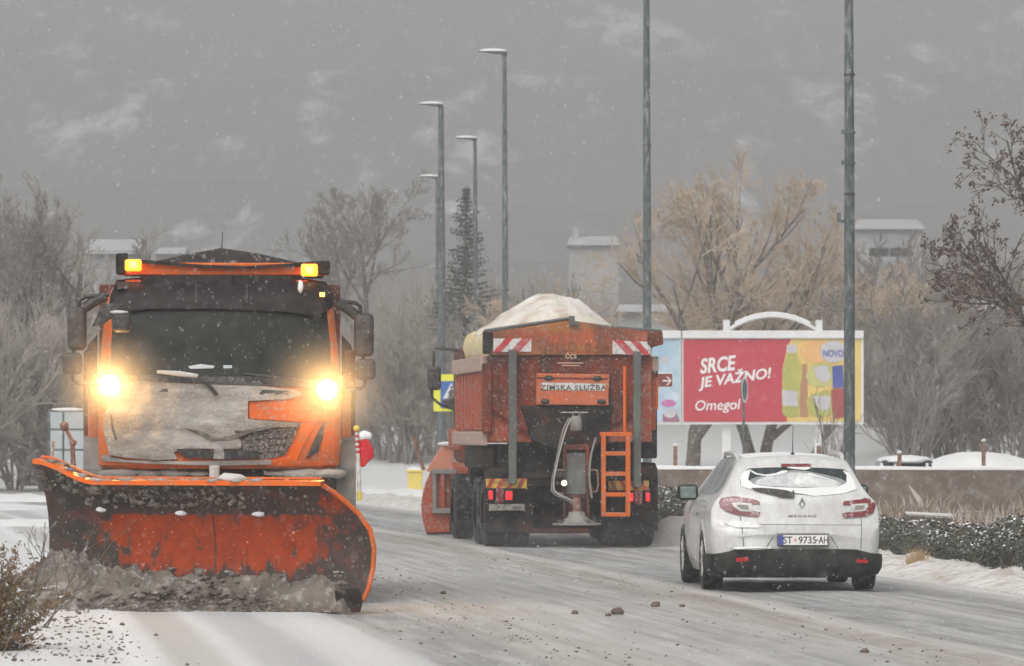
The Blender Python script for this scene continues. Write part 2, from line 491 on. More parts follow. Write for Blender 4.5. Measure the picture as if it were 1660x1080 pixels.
# ------------------------------------------------------------------ the lie of the land
_rd = np.array([0, 20, 40.9, 53.6, 61, 72.7, 85, 100, 120, 150, 180])
_rx = np.array([7.0, 5.4, 3.65, 2.38, 1.65, .3, -1.1, -2.9, -5.5, -10.0, -15.5])
_rp = np.polyfit(_rd, _rx, 4)
def line_x(d):
    """x of the ridge between the two right lanes, d metres down the road"""
    return float(np.polyval(_rp, d))
def sst(a, b, x):
    t = max(0.0, min(1.0, (x - a) / (b - a)))
    return t * t * (3 - 2 * t)
def land_z(x, d):
    z = -0.07
    if d > 160:
        e = d - 160
        z += 0.02 * e + 7e-5 * e * e
        z += min(1, e / 300) * 9 * noise.fractal(Vector((x / 160, d / 160, 0)), 1, 2, 4)
    return z

def axis_steps(segs):
    out = [segs[0][0]]
    for a, b, st in segs:
        n = max(1, round((b - a) / st))
        out += [a + (b - a) * (i + 1) / n for i in range(n)]
    return out
ys_ = axis_steps([(-40, 150, 10), (150, 320, 8), (320, 1500, 20)])
xs_ = axis_steps([(-600, -120, 30), (-120, 120, 8), (120, 600, 30)])
mb = MB()
mb.grid([[(x, y, land_z(x, y)) for x in xs_] for y in ys_])
def ground_material():
    m = bpy.data.materials.new('snowy land'); m.use_nodes = True
    t = m.node_tree; b = t.nodes['Principled BSDF']
    b.inputs['Roughness'].default_value = .95
    b.inputs['Specular IOR Level'].default_value = .15
    g = t.nodes.new('ShaderNodeNewGeometry')
    sp = t.nodes.new('ShaderNodeSeparateXYZ')
    t.links.new(g.outputs['Position'], sp.inputs[0])
    # height above the plain decides where scrub takes over from open snow
    mr = t.nodes.new('ShaderNodeMapRange')
    mr.inputs['From Min'].default_value = 0.6; mr.inputs['From Max'].default_value = 3.0
    t.links.new(sp.outputs['Z'], mr.inputs['Value'])
    n = t.nodes.new('ShaderNodeTexNoise'); n.inputs['Scale'].default_value = .075; n.inputs['Detail'].default_value = 11; n.inputs['Roughness'].default_value = .74
    mp = t.nodes.new('ShaderNodeMapping'); mp.inputs['Scale'].default_value = (1, .02, 1.1)
    t.links.new(g.outputs['Position'], mp.inputs[0]); t.links.new(mp.outputs[0], n.inputs['Vector'])
    r = t.nodes.new('ShaderNodeMapRange'); r.inputs['From Min'].default_value = .55; r.inputs['From Max'].default_value = .66
    t.links.new(n.outputs['Fac'], r.inputs['Value'])
    scrub = t.nodes.new('ShaderNodeMix'); scrub.data_type = 'RGBA'
    scrub.inputs['A'].default_value = (.215, .21, .205, 1); scrub.inputs['B'].default_value = (.58, .58, .58, 1)
    t.links.new(r.outputs[0], scrub.inputs['Factor'])
    mx = t.nodes.new('ShaderNodeMix'); mx.data_type = 'RGBA'
    mx.inputs['A'].default_value = (.70, .70, .69, 1)
    t.links.new(mr.outputs[0], mx.inputs['Factor']); t.links.new(scrub.outputs['Result'], mx.inputs['B'])
    t.links.new(mx.outputs['Result'], b.inputs['Base Color'])
    return m
ground = mb.build('ground', ground_material(), smooth=180, fixn=False)
tag(ground, kind='structure')

# ------------------------------------------------------------------ the road, covered in packed snow
def road_h(u, d):
    h = 0.012 * noise.fractal(Vector((u * 1.6, d * .12, 3.3)), .8, 2, 4)
    h += 0.045 * math.exp(-((u + .02) / .17) ** 2) * (.6 + .5 * noise.noise(Vector((d * .3, 1, 1))))     # ridge left between the lanes
    h += 0.020 * math.exp(-((u + 3.1) / .25) ** 2) * (.6 + .6 * noise.noise(Vector((d * .35, 5, 1))))
    h += 0.022 * math.exp(-((u + 6.3) / .15) ** 2)
    h -= 0.014 * (math.exp(-((u - .75) / .3) ** 2) + math.exp(-((u - 2.3) / .3) ** 2) + math.exp(-((u + 3.8) / .32) ** 2))
    if u < -6.3:
        h += 0.03 * sst(-6.3, -6.9, u) * (1 + .8 * noise.fractal(Vector((u * 4, d * 1.4, .3)), .8, 2, 4))
    if u < -12.2 or u > 3.45:
        h -= .1
    return h
us = axis_steps([(-12.5, -7, .25), (-7, 3.2, .11), (3.2, 3.7, .25)])
ds = axis_steps([(8, 36, 2), (36, 75, .25), (75, 110, .6), (110, 165, 2)])
mb = MB()
mb.grid([[(line_x(d) + u, d, road_h(u, d)) for u in us] for d in ds])
def road_material():
    m = bpy.data.materials.new('packed road snow'); m.use_nodes = True
    t = m.node_tree; b = t.nodes['Principled BSDF']
    b.inputs['Roughness'].default_value = .72
    b.inputs['Specular IOR Level'].default_value = .3
    uv = t.nodes.new('ShaderNodeUVMap'); uv.uv_map = 'lane'
    sp = t.nodes.new('ShaderNodeSeparateXYZ'); t.links.new(uv.outputs[0], sp.inputs[0])
    def nz(sx, sy, det=6, rg=.6, loc=0.0):
        mp = t.nodes.new('ShaderNodeMapping'); mp.inputs['Scale'].default_value = (sx, sy, 1); mp.inputs['Location'].default_value = (loc, loc * 1.3, 0)
        n = t.nodes.new('ShaderNodeTexNoise'); n.inputs['Scale'].default_value = 1; n.inputs['Detail'].default_value = det; n.inputs['Roughness'].default_value = rg
        t.links.new(uv.outputs[0], mp.inputs[0]); t.links.new(mp.outputs[0], n.inputs['Vector'])
        return n.outputs['Fac']
    def math_(op, a, c):
        x = t.nodes.new('ShaderNodeMath'); x.operation = op
        for i, q in enumerate((a, c)):
            if isinstance(q, (int, float)): x.inputs[i].default_value = q
            else: t.links.new(q, x.inputs[i])
        return x.outputs[0]
    # lane position, wandering a little
    wob = math_('MULTIPLY', math_('SUBTRACT', nz(.4, .05, 4), .5), .5)
    u = math_('ADD', sp.outputs['X'], wob)
    pos = t.nodes.new('ShaderNodeMapRange'); pos.inputs['From Min'].default_value = -9; pos.inputs['From Max'].default_value = 4
    t.links.new(u, pos.inputs['Value'])
    cr = t.nodes.new('ShaderNodeValToRGB'); cr.color_ramp.interpolation = 'EASE'
    W_ = (.68, .675, .665); G_ = (.27, .27, .268); T_ = (.35, .325, .29); L_ = (.38, .372, .36); D_ = (.235, .235, .232)
    stops = [(-9, W_), (-6.45, W_), (-6.25, (.76, .76, .76)), (-6.1, (.70, .70, .69)), (-5.95, (.50, .485, .455)), (-5.7, (.52, .505, .48)), (-5.55, (.66, .66, .655)), (-5.35, (.50, .50, .50)), (-5.05, (.46, .46, .465)), (-4.85, (.60, .60, .60)), (-4.65, (.64, .64, .635)), (-4.35, (.60, .60, .60)), (-4.1, G_), (-3.5, (.29, .29, .285)), (-3.25, (.39, .368, .33)),
             (-2.7, (.41, .39, .355)), (-2.2, (.43, .42, .40)), (-1.5, (.34, .335, .325)), (-1.0, L_), (-.55, T_), (-.18, (.32, .28, .24)), (-.04, (.50, .48, .45)), (.16, (.44, .42, .39)), (.36, D_), (1.15, (.26, .26, .255)), (1.5, (.36, .355, .345)), (1.9, (.27, .265, .26)), (2.6, (.24, .235, .23)), (2.85, (.46, .45, .43)), (3.2, (.66, .65, .63)), (4, W_)]
    e = cr.color_ramp.elements
    while len(e) > 1: e.remove(e[-1])
    e[0].position = 0; e[0].color = (*stops[0][1], 1)
    for u_, c in stops[1:]:
        q = e.new((u_ + 9) / 13); q.color = (*c, 1)
    t.links.new(pos.outputs[0], cr.inputs['Fac'])
    def mixc(fac, a, c, op='MIX'):
        x = t.nodes.new('ShaderNodeMix'); x.data_type = 'RGBA'; x.blend_type = op
        t.links.new(fac, x.inputs['Factor']) if not isinstance(fac, float) else None
        if isinstance(fac, float): x.inputs['Factor'].default_value = fac
        t.links.new(a, x.inputs['A'])
        x.inputs['B'].default_value = (*c, 1)
        return x.outputs['Result']
    def rng(f, a, c, lo=0.0, hi=1.0):
        x = t.nodes.new('ShaderNodeMapRange'); x.inputs['From Min'].default_value = a; x.inputs['From Max'].default_value = c
        x.inputs['To Min'].default_value = lo; x.inputs['To Max'].default_value = hi
        t.links.new(f, x.inputs['Value']); return x.outputs[0]
    c = cr.outputs['Color']
    c = mixc(math_('MULTIPLY', rng(u, -4.5, -4.0), rng(nz(3.2, .45, 6, .7, 9.1), .46, .66, 0, .5)), c, (.56, .555, .545))
    c = mixc(math_('MULTIPLY', rng(u, -4.5, -4.0), rng(nz(5.5, .12, 5, .6, 3.1), .48, .64, 0, .6)), c, (.52, .515, .50))        # streaks of blown snow along the lanes
    lanes = rng(u, -4.5, -4.0)
    c = mixc(math_('MULTIPLY', lanes, rng(nz(8.5, .16, 5, .6, 7.7), .50, .66, 0, .6)), c, (.25, .245, .235))        # worn tracks
    c = mixc(rng(nz(1.1, .35, 6, .7, 1.9), .56, .72, 0, .45), c, (.52, .515, .50))       # patches across them
    c = mixc(rng(nz(16, 4, 5, .7, 5.2), .60, .72, 0, .55), c, (.24, .185, .145))         # brown crumbs
    t.links.new(c, b.inputs['Base Color'])
    bp = t.nodes.new('ShaderNodeBump'); bp.inputs['Strength'].default_value = .5; bp.inputs['Distance'].default_value = .02
    t.links.new(nz(9, 3, 6, .7, 2.2), bp.inputs['Height']); t.links.new(bp.outputs[0], b.inputs['Normal'])
    return m
road = mb.build('road', road_material(), smooth=180, fixn=False)
tag(road, kind='structure')
uvl = road.data.uv_layers.new(name='lane')
nu = len(us)
co = np.zeros(len(road.data.loops), dtype=np.int32); road.data.loops.foreach_get('vertex_index', co)
UV = np.empty((len(co), 2), dtype=np.float32)
UV[:, 0] = np.array(us, dtype=np.float32)[co % nu]
UV[:, 1] = np.array(ds, dtype=np.float32)[co // nu]
uvl.data.foreach_set('uv', UV.ravel())

# snow thrown up along the right-hand kerb
mb = MB()
rows = []
for d in axis_steps([(40, 76, .22), (76, 150, .7)]):
    row = []
    for k in range(13):
        q = k / 12
        u = 3.1 + 1.75 * q
        h = .17 * math.sin(min(1, q * 1.9) * math.pi / 2) * (.75 + .6 * noise.fractal(Vector((u * 2.0, d * .8, 1)), .7, 2, 5)) + .05 * noise.fractal(Vector((u * 7, d * 3, 8)), .7, 2, 3) * math.sin(math.pi * min(1, q * 1.3 + .05))
        row.append((line_x(d) + u, d, -.02 + max(0, h)))
    rows.append(row)
mb.grid(rows)
bank = mb.build('snow_bank', mat('roadside snow', (.70, .68, .65), .95, .1, 2, bump=.9, bscale=9, spec=.2, layers=[((.47, .42, .36), .38, 3.0, .12, (1, 1, 1)), ((.30, .25, .21), .24, 9, .06, (1, 1, 1))]), smooth=180, fixn=False)
tag(bank, kind='structure')

# snow heaped beyond the bend and on the far left
def heap(name, x0, x1, d0, d1, h, seed, m='snow'):
    mb = MB(); rows = []
    nx = max(8, int((x1 - x0) / .4)); nd = 12
    for i in range(nd + 1):
        row = []
        for j in range(nx + 1):
            a, b2 = i / nd, j / nx
            e = math.sin(math.pi * a) ** .7 * min(1, 6 * b2, 6 * (1 - b2))
            x = x0 + (x1 - x0) * b2; d = d0 + (d1 - d0) * a
            row.append((x, d, -.06 + e * h * (.75 + .55 * noise.fractal(Vector((x * .8, d * .8, seed)), .8, 2, 4))))
        rows.append(row)
    mb.grid(rows)
    o = mb.build(name, M[m], smooth=180, fixn=False)
    return o
tag(heap('snow_bank', -9.5, 3.5, 146, 151, .28, 1.1), kind='structure')
tag(heap('snow_bank', -20, -9.3, 132, 135, .25, 2.1), kind='structure')
tag(heap('snow_bank', -22, -8.5, 118, 123, .22, 4.1), kind='structure')
tag(heap('snow_bank', -16, -6.2, 98, 102, .2, 6.1), kind='structure')
o = heap('snow_heap', 2.05, 3.25, 83.0, 86.2, .52, 9.3, 'snow_grey')
tag(o, 'heap of greyish snow at the kerb between gritting truck and white car', 'snow heap')

# ------------------------------------------------------------------ parapet wall with snow on its coping
wd = 100.0
wall = thing('parapet_wall', 'long low brown rendered wall with snow lying along its top', 'wall', (0, 0, 0))
A = Vector((1.2, 103)); B = Vector((16, 98.5))
dirw = (B - A).normalized(); nrm = Vector((dirw.y, -dirw.x))
def wpt(t, off, z):
    p = A + dirw * t + nrm * off
    return (p.x, p.y, z)
L = (B - A).length
mb = MB()
mb.add([wpt(0, .12, -.2), wpt(L, .12, -.2), wpt(L, -.12, -.2), wpt(0, -.12, -.2), wpt(0, .12, .96), wpt(L, .12, .96), wpt(L, -.12, .96), wpt(0, -.12, .96)], [(0, 1, 5, 4), (1, 2, 6, 5), (2, 3, 7, 6), (3, 0, 4, 7), (4, 5, 6, 7)])
mb.build('wall_body', M['wall'], wall)
rows = []
for i in range(int(L / .25) + 1):
    t = i * .25
    h = .055 + .02 * noise.noise(Vector((t, 3, 3)))
    rows.append([wpt(t, o_, z) for o_, z in ((.135, .955), (.145, .965 + h * .5), (.08, .965 + h), (-.08, .965 + h), (-.145, .965 + h * .5), (-.135, .955))])
mb = MB(); mb.grid(rows)
mb.build('snow_cap', M['snow'], wall, smooth=180)
for px, top, lab in ((1100, 724, 'thin rusty post on the wall just left of the white car'), (1333, 724, 'thin rusty post on the wall above the white car roof'), (1463, 736, 'thin rusty post on the wall in front of the dark car windows'), (1597, 717, 'tall thin rusty post on the wall before the broad white snow cover')):
    X = (px - CX) * 100.5 / F
    t = (X - A.x) / dirw.x
    p = wpt(t, 0, 1.0)
    z1 = EYE - (top - HY) * p[1] / F
    po = thing('fence_post', lab, 'post', (p[0], p[1], 1.0), group='rusty posts along the wall')
    MB().box(-.035, .035, -.035, .035, -.03, z1 - 1.0).build('post_bar', M['rust'], po)
    MB().blob((0, 0, z1 - 1.0 + .03), .05, 1, .2, 2, px, (1, 1, .7)).build('snow_cap', M['snow'], po, smooth=180)

# a low snow-topped ledge in front of the wall
mb = MB()
lg = thing('stone_ledge', 'low ledge with a strip of white snow in the dry grass behind the hedge', 'ledge', (0, 0, 0))
a_, b_ = W(1468, 834, 84), W(1545, 838, 80)
mb.add([(a_.x, a_.y, -.1), (b_.x, b_.y, -.1), (b_.x, b_.y + .5, -.1), (a_.x, a_.y + .5, -.1), (a_.x, a_.y, a_.z - .03), (b_.x, b_.y, b_.z - .03), (b_.x, b_.y + .5, b_.z - .03), (a_.x, a_.y + .5, a_.z - .03)], [(0, 1, 5, 4), (1, 2, 6, 5), (2, 3, 7, 6), (3, 0, 4, 7), (4, 5, 6, 7)])
mb.build('ledge_body', M['wall'], lg)
mb = MB()
mb.grid([[(p.x, p.y + q * .54 - .02, p.z - .026 + .07 * math.sin(math.pi * min(.93, q + .12))) for q in (0, .1, .3, .6, .9, 1)] for p in [a_.lerp(b_, i / 8) for i in range(9)]])
mb.build('snow_cap', M['snow'], lg, smooth=180)

# dry grass between hedge and wall
mb = MB(); ms = MB()
rg = random.Random(5)
for i in range(26000):
    d = rg.uniform(70, 101.5)
    x = rg.uniform(line_x(d) + 5.5, 14.5 + (d - 70) * .05)
    # wall line limit
    yw = A.y + (x - A.x) * dirw.y / dirw.x
    if d > yw - .3: continue
    dens = noise.fractal(Vector((x * .6, d * .25, 4)), .8, 2, 3)
    base = .12 + .22 * sst(80, 98, d)
    h = base * (1.1 + .8 * dens) * rg.uniform(.6, 1.35)
    if h < .06: continue
    a = rg.uniform(0, 6.28); w_ = rg.uniform(.006, .014); lx = rg.gauss(0, .10) * h * 3; ly = rg.gauss(0, .1) * h * 2
    tgt = ms if (rg.random() < .22 + .5 * max(0, dens)) and d > 84 else mb
    p = Vector((x, d, -.08)); sx = Vector((math.cos(a) * w_, math.sin(a) * w_, 0))
    tgt.add([p - sx, p + sx, p + Vector((lx * .4, ly * .4, h * .7 + .05)) + sx * .8, p + Vector((lx, ly, h + .08)), p + Vector((lx * .4, ly * .4, h * .7 + .05)) - sx * .8], [(0, 1, 2, 3, 4)])
g = mb.build('dry_grass', M['dry_grass'], fixn=False); tag(g, 'dry tan grass on the slope between hedge and wall', 'grass', kind='stuff')
g = ms.build('frosted_grass', mat('snow laden grass', (.56, .52, .46), .95, .2, 2), fixn=False); tag(g, 'snow-laden pale grass below the brown wall', 'grass', kind='stuff')
slope = MB(); rows = []
for i in range(25):
    row = []
    for j in range(40):
        d = 66 + i * 1.5; x = line_x(d) + 5.2 + j * .45
        yw = A.y + (x - A.x) * dirw.y / dirw.x
        dd = min(d, yw - .14)
        row.append((x, dd, -.05 + .28 * sst(78, 98, dd) + .05 * noise.fractal(Vector((x, dd * .6, 0)), .8, 2, 3)))
    rows.append(row)
slope.grid(rows)
so = slope.build('verge', mat('grassy snowy verge', (.20, .15, .115), .95, .25, 1.2, bump=1, bscale=10, layers=[((.55, .53, .50), .40, .9, .12, (1, .35, 1))]), smooth=180, fixn=False)
tag(so, kind='structure')
# ------------------------------------------------------------------ the oncoming snow plough
D1 = 54.5; S1 = F / D1; YAW1 = R(2.9)
def t1(px, py, y=0.0):
    """photo pixel to the truck's own x, z for a point y metres behind the cab front"""
    s = F / (D1 + y)
    return ((px - CX) / s - X1 + y * math.sin(YAW1), EYE - (py - HY) / s)
X1 = (356 - CX) / S1
plow = thing('snow_plow_truck', 'oncoming orange snow plough truck with lit headlamps and amber beacons', 'truck', (X1, D1, 0), YAW1)
def poly1(*pp, y=0.0):
    return [t1(a, b, y) for a, b in pp]

# cab shell: rows of (z, setback, half width)
prof = [(1.30, .05, 1.10), (1.34, .01, 1.15), (1.50, 0, 1.165), (1.80, .0, 1.165), (2.05, .03, 1.16), (2.14, .06, 1.155), (2.40, .13, 1.14), (2.70, .21, 1.115), (2.92, .28, 1.085), (3.04, .36, 1.04), (3.12, .50, .96), (3.15, .75, .86)]
mb = MB(); P = []
for z, sb, hw in prof:
    row = []
    r = .13
    row.append((-hw, 2.0, z)); row.append((-hw, 1.2, z))
    for k in range(7):
        a = math.pi / 2 * k / 6
        row.append((-hw + r - r * math.cos(a), sb + r - r * math.sin(a) , z))
    for q in (-.6, -.3, 0, .3, .6):
        row.append((q * hw, sb - .05 * (1 - q * q), z))
    for k in range(6, -1, -1):
        a = math.pi / 2 * k / 6
        row.append((hw - r + r * math.cos(a), sb + r - r * math.sin(a), z))
    row.append((hw, 1.2, z)); row.append((hw, 2.0, z))
    P.append(row)
mb.grid(P)
n0 = len(P[0])
mb.face([i for i in range(n0)]); mb.face([(len(P) - 1) * n0 + i for i in range(n0)])
k = len(mb.v)
mb.face([i * n0 for i in range(len(P))] + [i * n0 + n0 - 1 for i in reversed(range(len(P)))])
cab = mb.build('cab', M['orange'], plow, smooth=40)
bv1 = bvh_of(cab)
def sheet(name, poly, m, par=plow, **kw):
    q = MB(); panel(q, bv1, poly, **kw)
    return q.build(name, m, par, smooth=35)
# windscreen with its pillars left orange
ws = sheet('windscreen', poly1((184, 497), (530, 497), (536, 560), (537, 612), (480, 618), (360, 614), (235, 610), (180, 606), (180, 560)), M['glass'], step=.1, off=.006)
vis = sheet('sun_visor', poly1((188, 452), (240, 446), (357, 444), (470, 446), (530, 455), (543, 480), (540, 497), (512, 512), (470, 505), (357, 500), (240, 500), (196, 505), (176, 500), (178, 478)), M['visor'], off=.05, depth=.06, step=.09, dome=.03)
for px in (318, 400):
    q = MB(); panel(q, bv1, poly1((px - 1.5, 448), (px + 1.5, 448), (px + 1.5, 490), (px - 1.5, 490)), off=.09, depth=.02, step=.05)
    q.build('visor_bracket', M['black'], vis)
sheet('roof_strip_light', poly1((290, 438), (427, 442), (422, 448), (357, 446), (300, 445)), M['panel'], off=.05, depth=.06, step=.06)
q = MB(); panel(q, bv1, poly1((188, 457), (206, 455), (208, 466), (190, 468)), off=.11, depth=.03, step=.05); q.build('marker_lamp', M['black'], vis)
q = MB(); panel(q, bv1, poly1((519, 473), (527, 473), (527, 480), (519, 480)), off=.11, depth=.03, step=.05); q.build('marker_lamp', M['amber_core'], vis)
# black cowl under the glass and the wipers
sheet('cowl', poly1((220, 607), (300, 611), (420, 610), (500, 618), (512, 630), (430, 626), (350, 622), (225, 620)), M['black'], off=.02, depth=.03, step=.06)
wz = lambda px, py: (t1(px, py)[0], .0, t1(px, py)[1])
w1 = MB(); w1.tube([(wz(255, 603)[0], -.06, wz(255, 603)[2]), (wz(290, 606)[0], -.08, wz(290, 606)[2]), (wz(321, 610)[0], -.08, wz(321, 610)[2])], [.016, .026, .02], 8)
w1.build('wiper_blade', M['snow_grey'], plow, smooth=60)
w1 = MB(); w1.tube([(wz(321, 610)[0], -.09, wz(321, 610)[2]), (wz(336, 622)[0], -.11, wz(336, 622)[2]), (wz(352, 640)[0], -.08, wz(352, 640)[2])], [.014, .022, .018], 8)
w1.build('wiper_arm', M['black'], plow, smooth=60)
w1 = MB(); w1.tube([(wz(395, 607)[0], -.05, wz(395, 607)[2]), (wz(440, 611)[0], -.07, wz(440, 611)[2]), (wz(492, 618)[0], -.06, wz(492, 618)[2])], .016, 8)
w1.build('wiper_blade', M['black'], plow, smooth=60)
for pa in ([(238, 629), (288, 631), (286, 636), (240, 635)], [(425, 632), (475, 634), (472, 641), (420, 639)]):
    sheet('handle_slot', poly1(*pa), M['black'], off=.034, depth=.04, step=.05)
# something left lying on the dashboard
q = MB(); panel(q, bv1, poly1((305, 594), (325, 590), (348, 593), (346, 597), (308, 598)), off=.009, depth=.006, step=.04); panel(q, bv1, poly1((362, 592), (376, 592), (376, 597), (362, 597)), off=.009, depth=.006, step=.04)
q.build('dashboard_papers', M['panel'], ws)
# grille, slots and vent
sheet('grille', poly1((395, 696), (440, 690), (486, 686), (476, 712), (462, 738), (440, 743), (395, 744), (388, 720)), M['grille'], off=.012, depth=.02, step=.06)
for i in range(4):
    y_ = 699 + i * 11
    sheet('grille_bar', poly1((393, y_), (482 - i * 5, y_ - 5), (481 - i * 5, y_ - 2), (393, y_ + 3)), M['grille'], off=.022, depth=.012, step=.06)
sheet('air_slot', poly1((286, 728), (420, 730), (418, 742), (360, 744), (300, 741)), M['black'], off=.05, depth=.06, step=.06)
sheet('air_slot_divider', poly1((347, 727), (362, 727), (364, 744), (346, 744)), M['crust'], off=.062, depth=.04, step=.05)
sheet('corner_vent', poly1((527, 683), (524, 705), (516, 732), (496, 743), (505, 722), (516, 698)), M['black'], off=.016, depth=.02, step=.05)
sheet('bonnet_panel', poly1((403, 650), (548, 646), (549, 682), (488, 684), (405, 679)), M['orange'], off=.022, depth=.03, step=.06)
sheet('lower_corner_panel', poly1((489, 686), (512, 684), (480, 747), (549, 755), (430, 757), (440, 746), (466, 741), (480, 714)), M['orange_clean'], off=.014, depth=.02, step=.06)
# snow plastered over the front
cr = MB()
panel(cr, bv1, poly1((190, 622), (230, 618), (300, 622), (420, 626), (480, 632), (490, 640), (470, 647), (402, 650), (402, 680), (487, 686), (484, 692), (440, 693), (410, 700), (380, 699), (392, 718), (390, 728), (300, 727), (282, 733), (288, 744), (250, 746), (205, 742), (178, 738), (168, 700), (168, 672), (180, 655)), off=.016, depth=.03, step=.035, rough=.05, seed=2.2)
cr.build('snow_crust', M['crust'], cab, smooth=60)
cr = MB(); panel(cr, bv1, poly1((164, 736), (205, 746), (300, 748), (380, 746), (440, 746), (440, 753), (360, 755), (250, 752), (166, 748)), off=.01, depth=.016, step=.04, rough=.02, seed=5)
cr.build('snow_crust', M['crust'], cab, smooth=60)
q = MB(); panel(q, bv1, poly1((300, 694), (330, 700), (345, 708), (372, 707), (398, 697), (440, 690), (440, 694), (402, 703), (374, 714), (342, 714), (322, 705)), off=.052, depth=.05, step=.045)
q.build('grille_moulding', mat('shaded snowy moulding', (.10, .082, .068), .9, .3, 9, layers=[(DS, .36, 7, .15, (1, 1, 1))]), cab, smooth=50)  # moulding strip; the V-shaped shade is put into its dark colour
q = MB(); panel(q, bv1, poly1((179, 672), (182, 673), (184, 690), (190, 712), (187, 713), (181, 692)), off=.052, depth=.05, step=.03); q.build('gap_or_crease', M['black'], cab)
# headlamps beside the windscreen base
for px, py in ((178, 625), (530, 632)):
    x, z = t1(px, py, -.1)
    q = MB(); q.lathe([(0, .13), (.06, .12), (.10, .03), (.108, -.04), (.098, -.05)], (x, -.05, z), 'y', 24)
    h = q.build('headlamp', M['black'], plow, smooth=40)
    q = MB(); q.lathe([(.092, -.045), (.075, -.066), (.04, -.08), (0.001, -.084)], (x, -.05, z), 'y', 24)
    q.build('lens', M['head_lit'], h, smooth=60)
    q = MB(); q.tube([(x, .06, z - .03), (x, .10, z - .14)], .02, 8); q.build('lamp_bracket', M['black'], h)
# mirrors
def mirror(sgn, big, small, arms):
    (ax, ay), (bx, by) = big
    x0, z1 = t1(ax, ay, .2); x1, z0 = t1(bx, by, .2)
    q = MB(); lean = .012 * sgn
    q.box(x0, x1, .12, .30, z0, z1); o = q.build('mirror', M['mirror_back'], plow, bevel=.05, bevseg=3, smooth=40)
    (ax, ay), (bx, by) = small
    x0, z1 = t1(ax, ay, .2); x1, z0 = t1(bx, by, .2)
    q = MB(); q.box(x0, x1, .12, .28, z0, z1); q.build('wide_angle_mirror', M['mirror_back'], plow, bevel=.045, bevseg=3, smooth=40)
    for pts, r in arms:
        q = MB(); q.tube([(t1(a, b, .2)[0], .2, t1(a, b, .2)[1]) for a, b in pts], r, 8); q.build('mirror_arm', M['black'], plow, smooth=60)
mirror(-1, ((110, 498), (141, 568)), ((102, 572), (134, 607)), [([(128, 502), (129, 488), (138, 482), (155, 480), (178, 478)], .02), ([(137, 500), (150, 491), (172, 480)], .05), ([(120, 566), (120, 574)], .018), ([(118, 604), (119, 617), (126, 621), (160, 622)], .018)])
mirror(1, ((574, 508), (606, 578)), ((576, 582), (609, 616)), [([(585, 512), (584, 497), (576, 491), (550, 488)], .02), ([(578, 512), (566, 502), (548, 490)], .05), ([(589, 576), (589, 584)], .018), ([(592, 612), (591, 626), (584, 630), (560, 630)], .018)])
# kerb mirror hanging at the upper corner of the screen
q = MB(); q.prism(poly1((150, 530), (168, 492), (200, 494), (182, 516), (166, 528)), lambda p: (p[0], -.02, p[1]), lambda p: (p[0], -.12, p[1])); q.build('kerb_mirror_arm', M['black'], plow, bevel=.01)
x0, z1 = t1(182, 508); x1, z0 = t1(214, 540)
q = MB(); q.box(x0, x1, -.24, -.08, z0, z1); q.build('kerb_mirror', M['black'], plow, bevel=.05, bevseg=3, smooth=40)
q = MB(); q.blob(((x0 + x1) / 2 - .02, -.17, z1 + .005), .09, 2, .2, 2, 3, (1, .7, .22)); q.build('snow_cap', M['snow_grey'], plow, smooth=180)
# roof bar with the amber beacons
x0, z1 = t1(190, 421, .5); x1, z0 = t1(531, 446, .5)
q = MB(); q.box(x0, x1, .5, .75, z0, z1 - .03); bar = q.build('beacon_bar', M['orange_clean'], plow, bevel=.012)
for a, b_ in ((188, 204), (514, 535)):
    xa, zt = t1(a, 412 if a < 300 else 424, .5); xb, zb = t1(b_, 445, .5)
    q = MB(); q.box(xa, xb, .46, .8, zb, zt); q.build('bar_end', M['chassis'], bar, bevel=.02)
q = MB()
q.prism(poly1((190, 412), (207, 411), (207, 420), (330, 430), (400, 432), (520, 424), (534, 424), (534, 431), (400, 436), (330, 435), (190, 424), y=.55), lambda p: (p[0], .44, p[1]), lambda p: (p[0], .8, p[1])); q.build('top_rail', M['chassis'], bar)
for pa in ((203, 421, 230, 440), (488, 428, 515, 448)):
    xa, zt = t1(pa[0], pa[1], .45); xb, zb = t1(pa[2], pa[3], .45)
    q = MB(); q.box(xa, xb, .38, .5, zb, zt); bc = q.build('amber_beacon', M['amber_lit'], plow, bevel=.02, smooth=40)
    q = MB(); q.box(xa + .04, xb - .04, .368, .40, zb + .025, zt - .025); q.build('bulb', M['amber_core'], bc, bevel=.015)
for px, py in ((492, 440), (487, 465), (338, 533), (170, 493)):
    x, z = t1(px, py, .2)
    if px > 400:
        q = MB(); q.blob((x, .16 if py > 450 else .42, z), .045, 2, .5, 3, px, (.6, .5, 1.4)); q.build('snow_clump', M['snow'], plow, smooth=180)
q = MB(); q.tube([(t1(361, 376, .9)[0], .9, t1(361, 376, .9)[1]), (t1(358, 432, .9)[0], .9, t1(358, 432, .9)[1])], [.004, .008], 6); q.build('antenna', M['black'], plow)
# hopper behind the cab with its ridged tarpaulin
hz = 3.22
q = MB(); q.prism([(-1.2, 1.45), (-1.2, 3.12), (0, 3.16), (1.2, 3.12), (1.2, 1.45), (.8, 1.2), (-.8, 1.2)], lambda p: (p[0], 2.25, p[1]), lambda p: (p[0], 6.2, p[1])); hop = q.build('hopper', M['orange_dirty'], plow, bevel=.02)
tp = poly1((190, 422), (240, 428), (300, 415), (357, 404), (420, 413), (482, 427), (534, 424), (534, 436), (400, 442), (300, 440), (190, 432), y=2.6)
q = MB(); q.prism(tp, lambda p: (p[0], 2.2, p[1]), lambda p: (p[0], 6.2, p[1])); q.build('tarpaulin', M['tarp'], hop, bevel=.015)
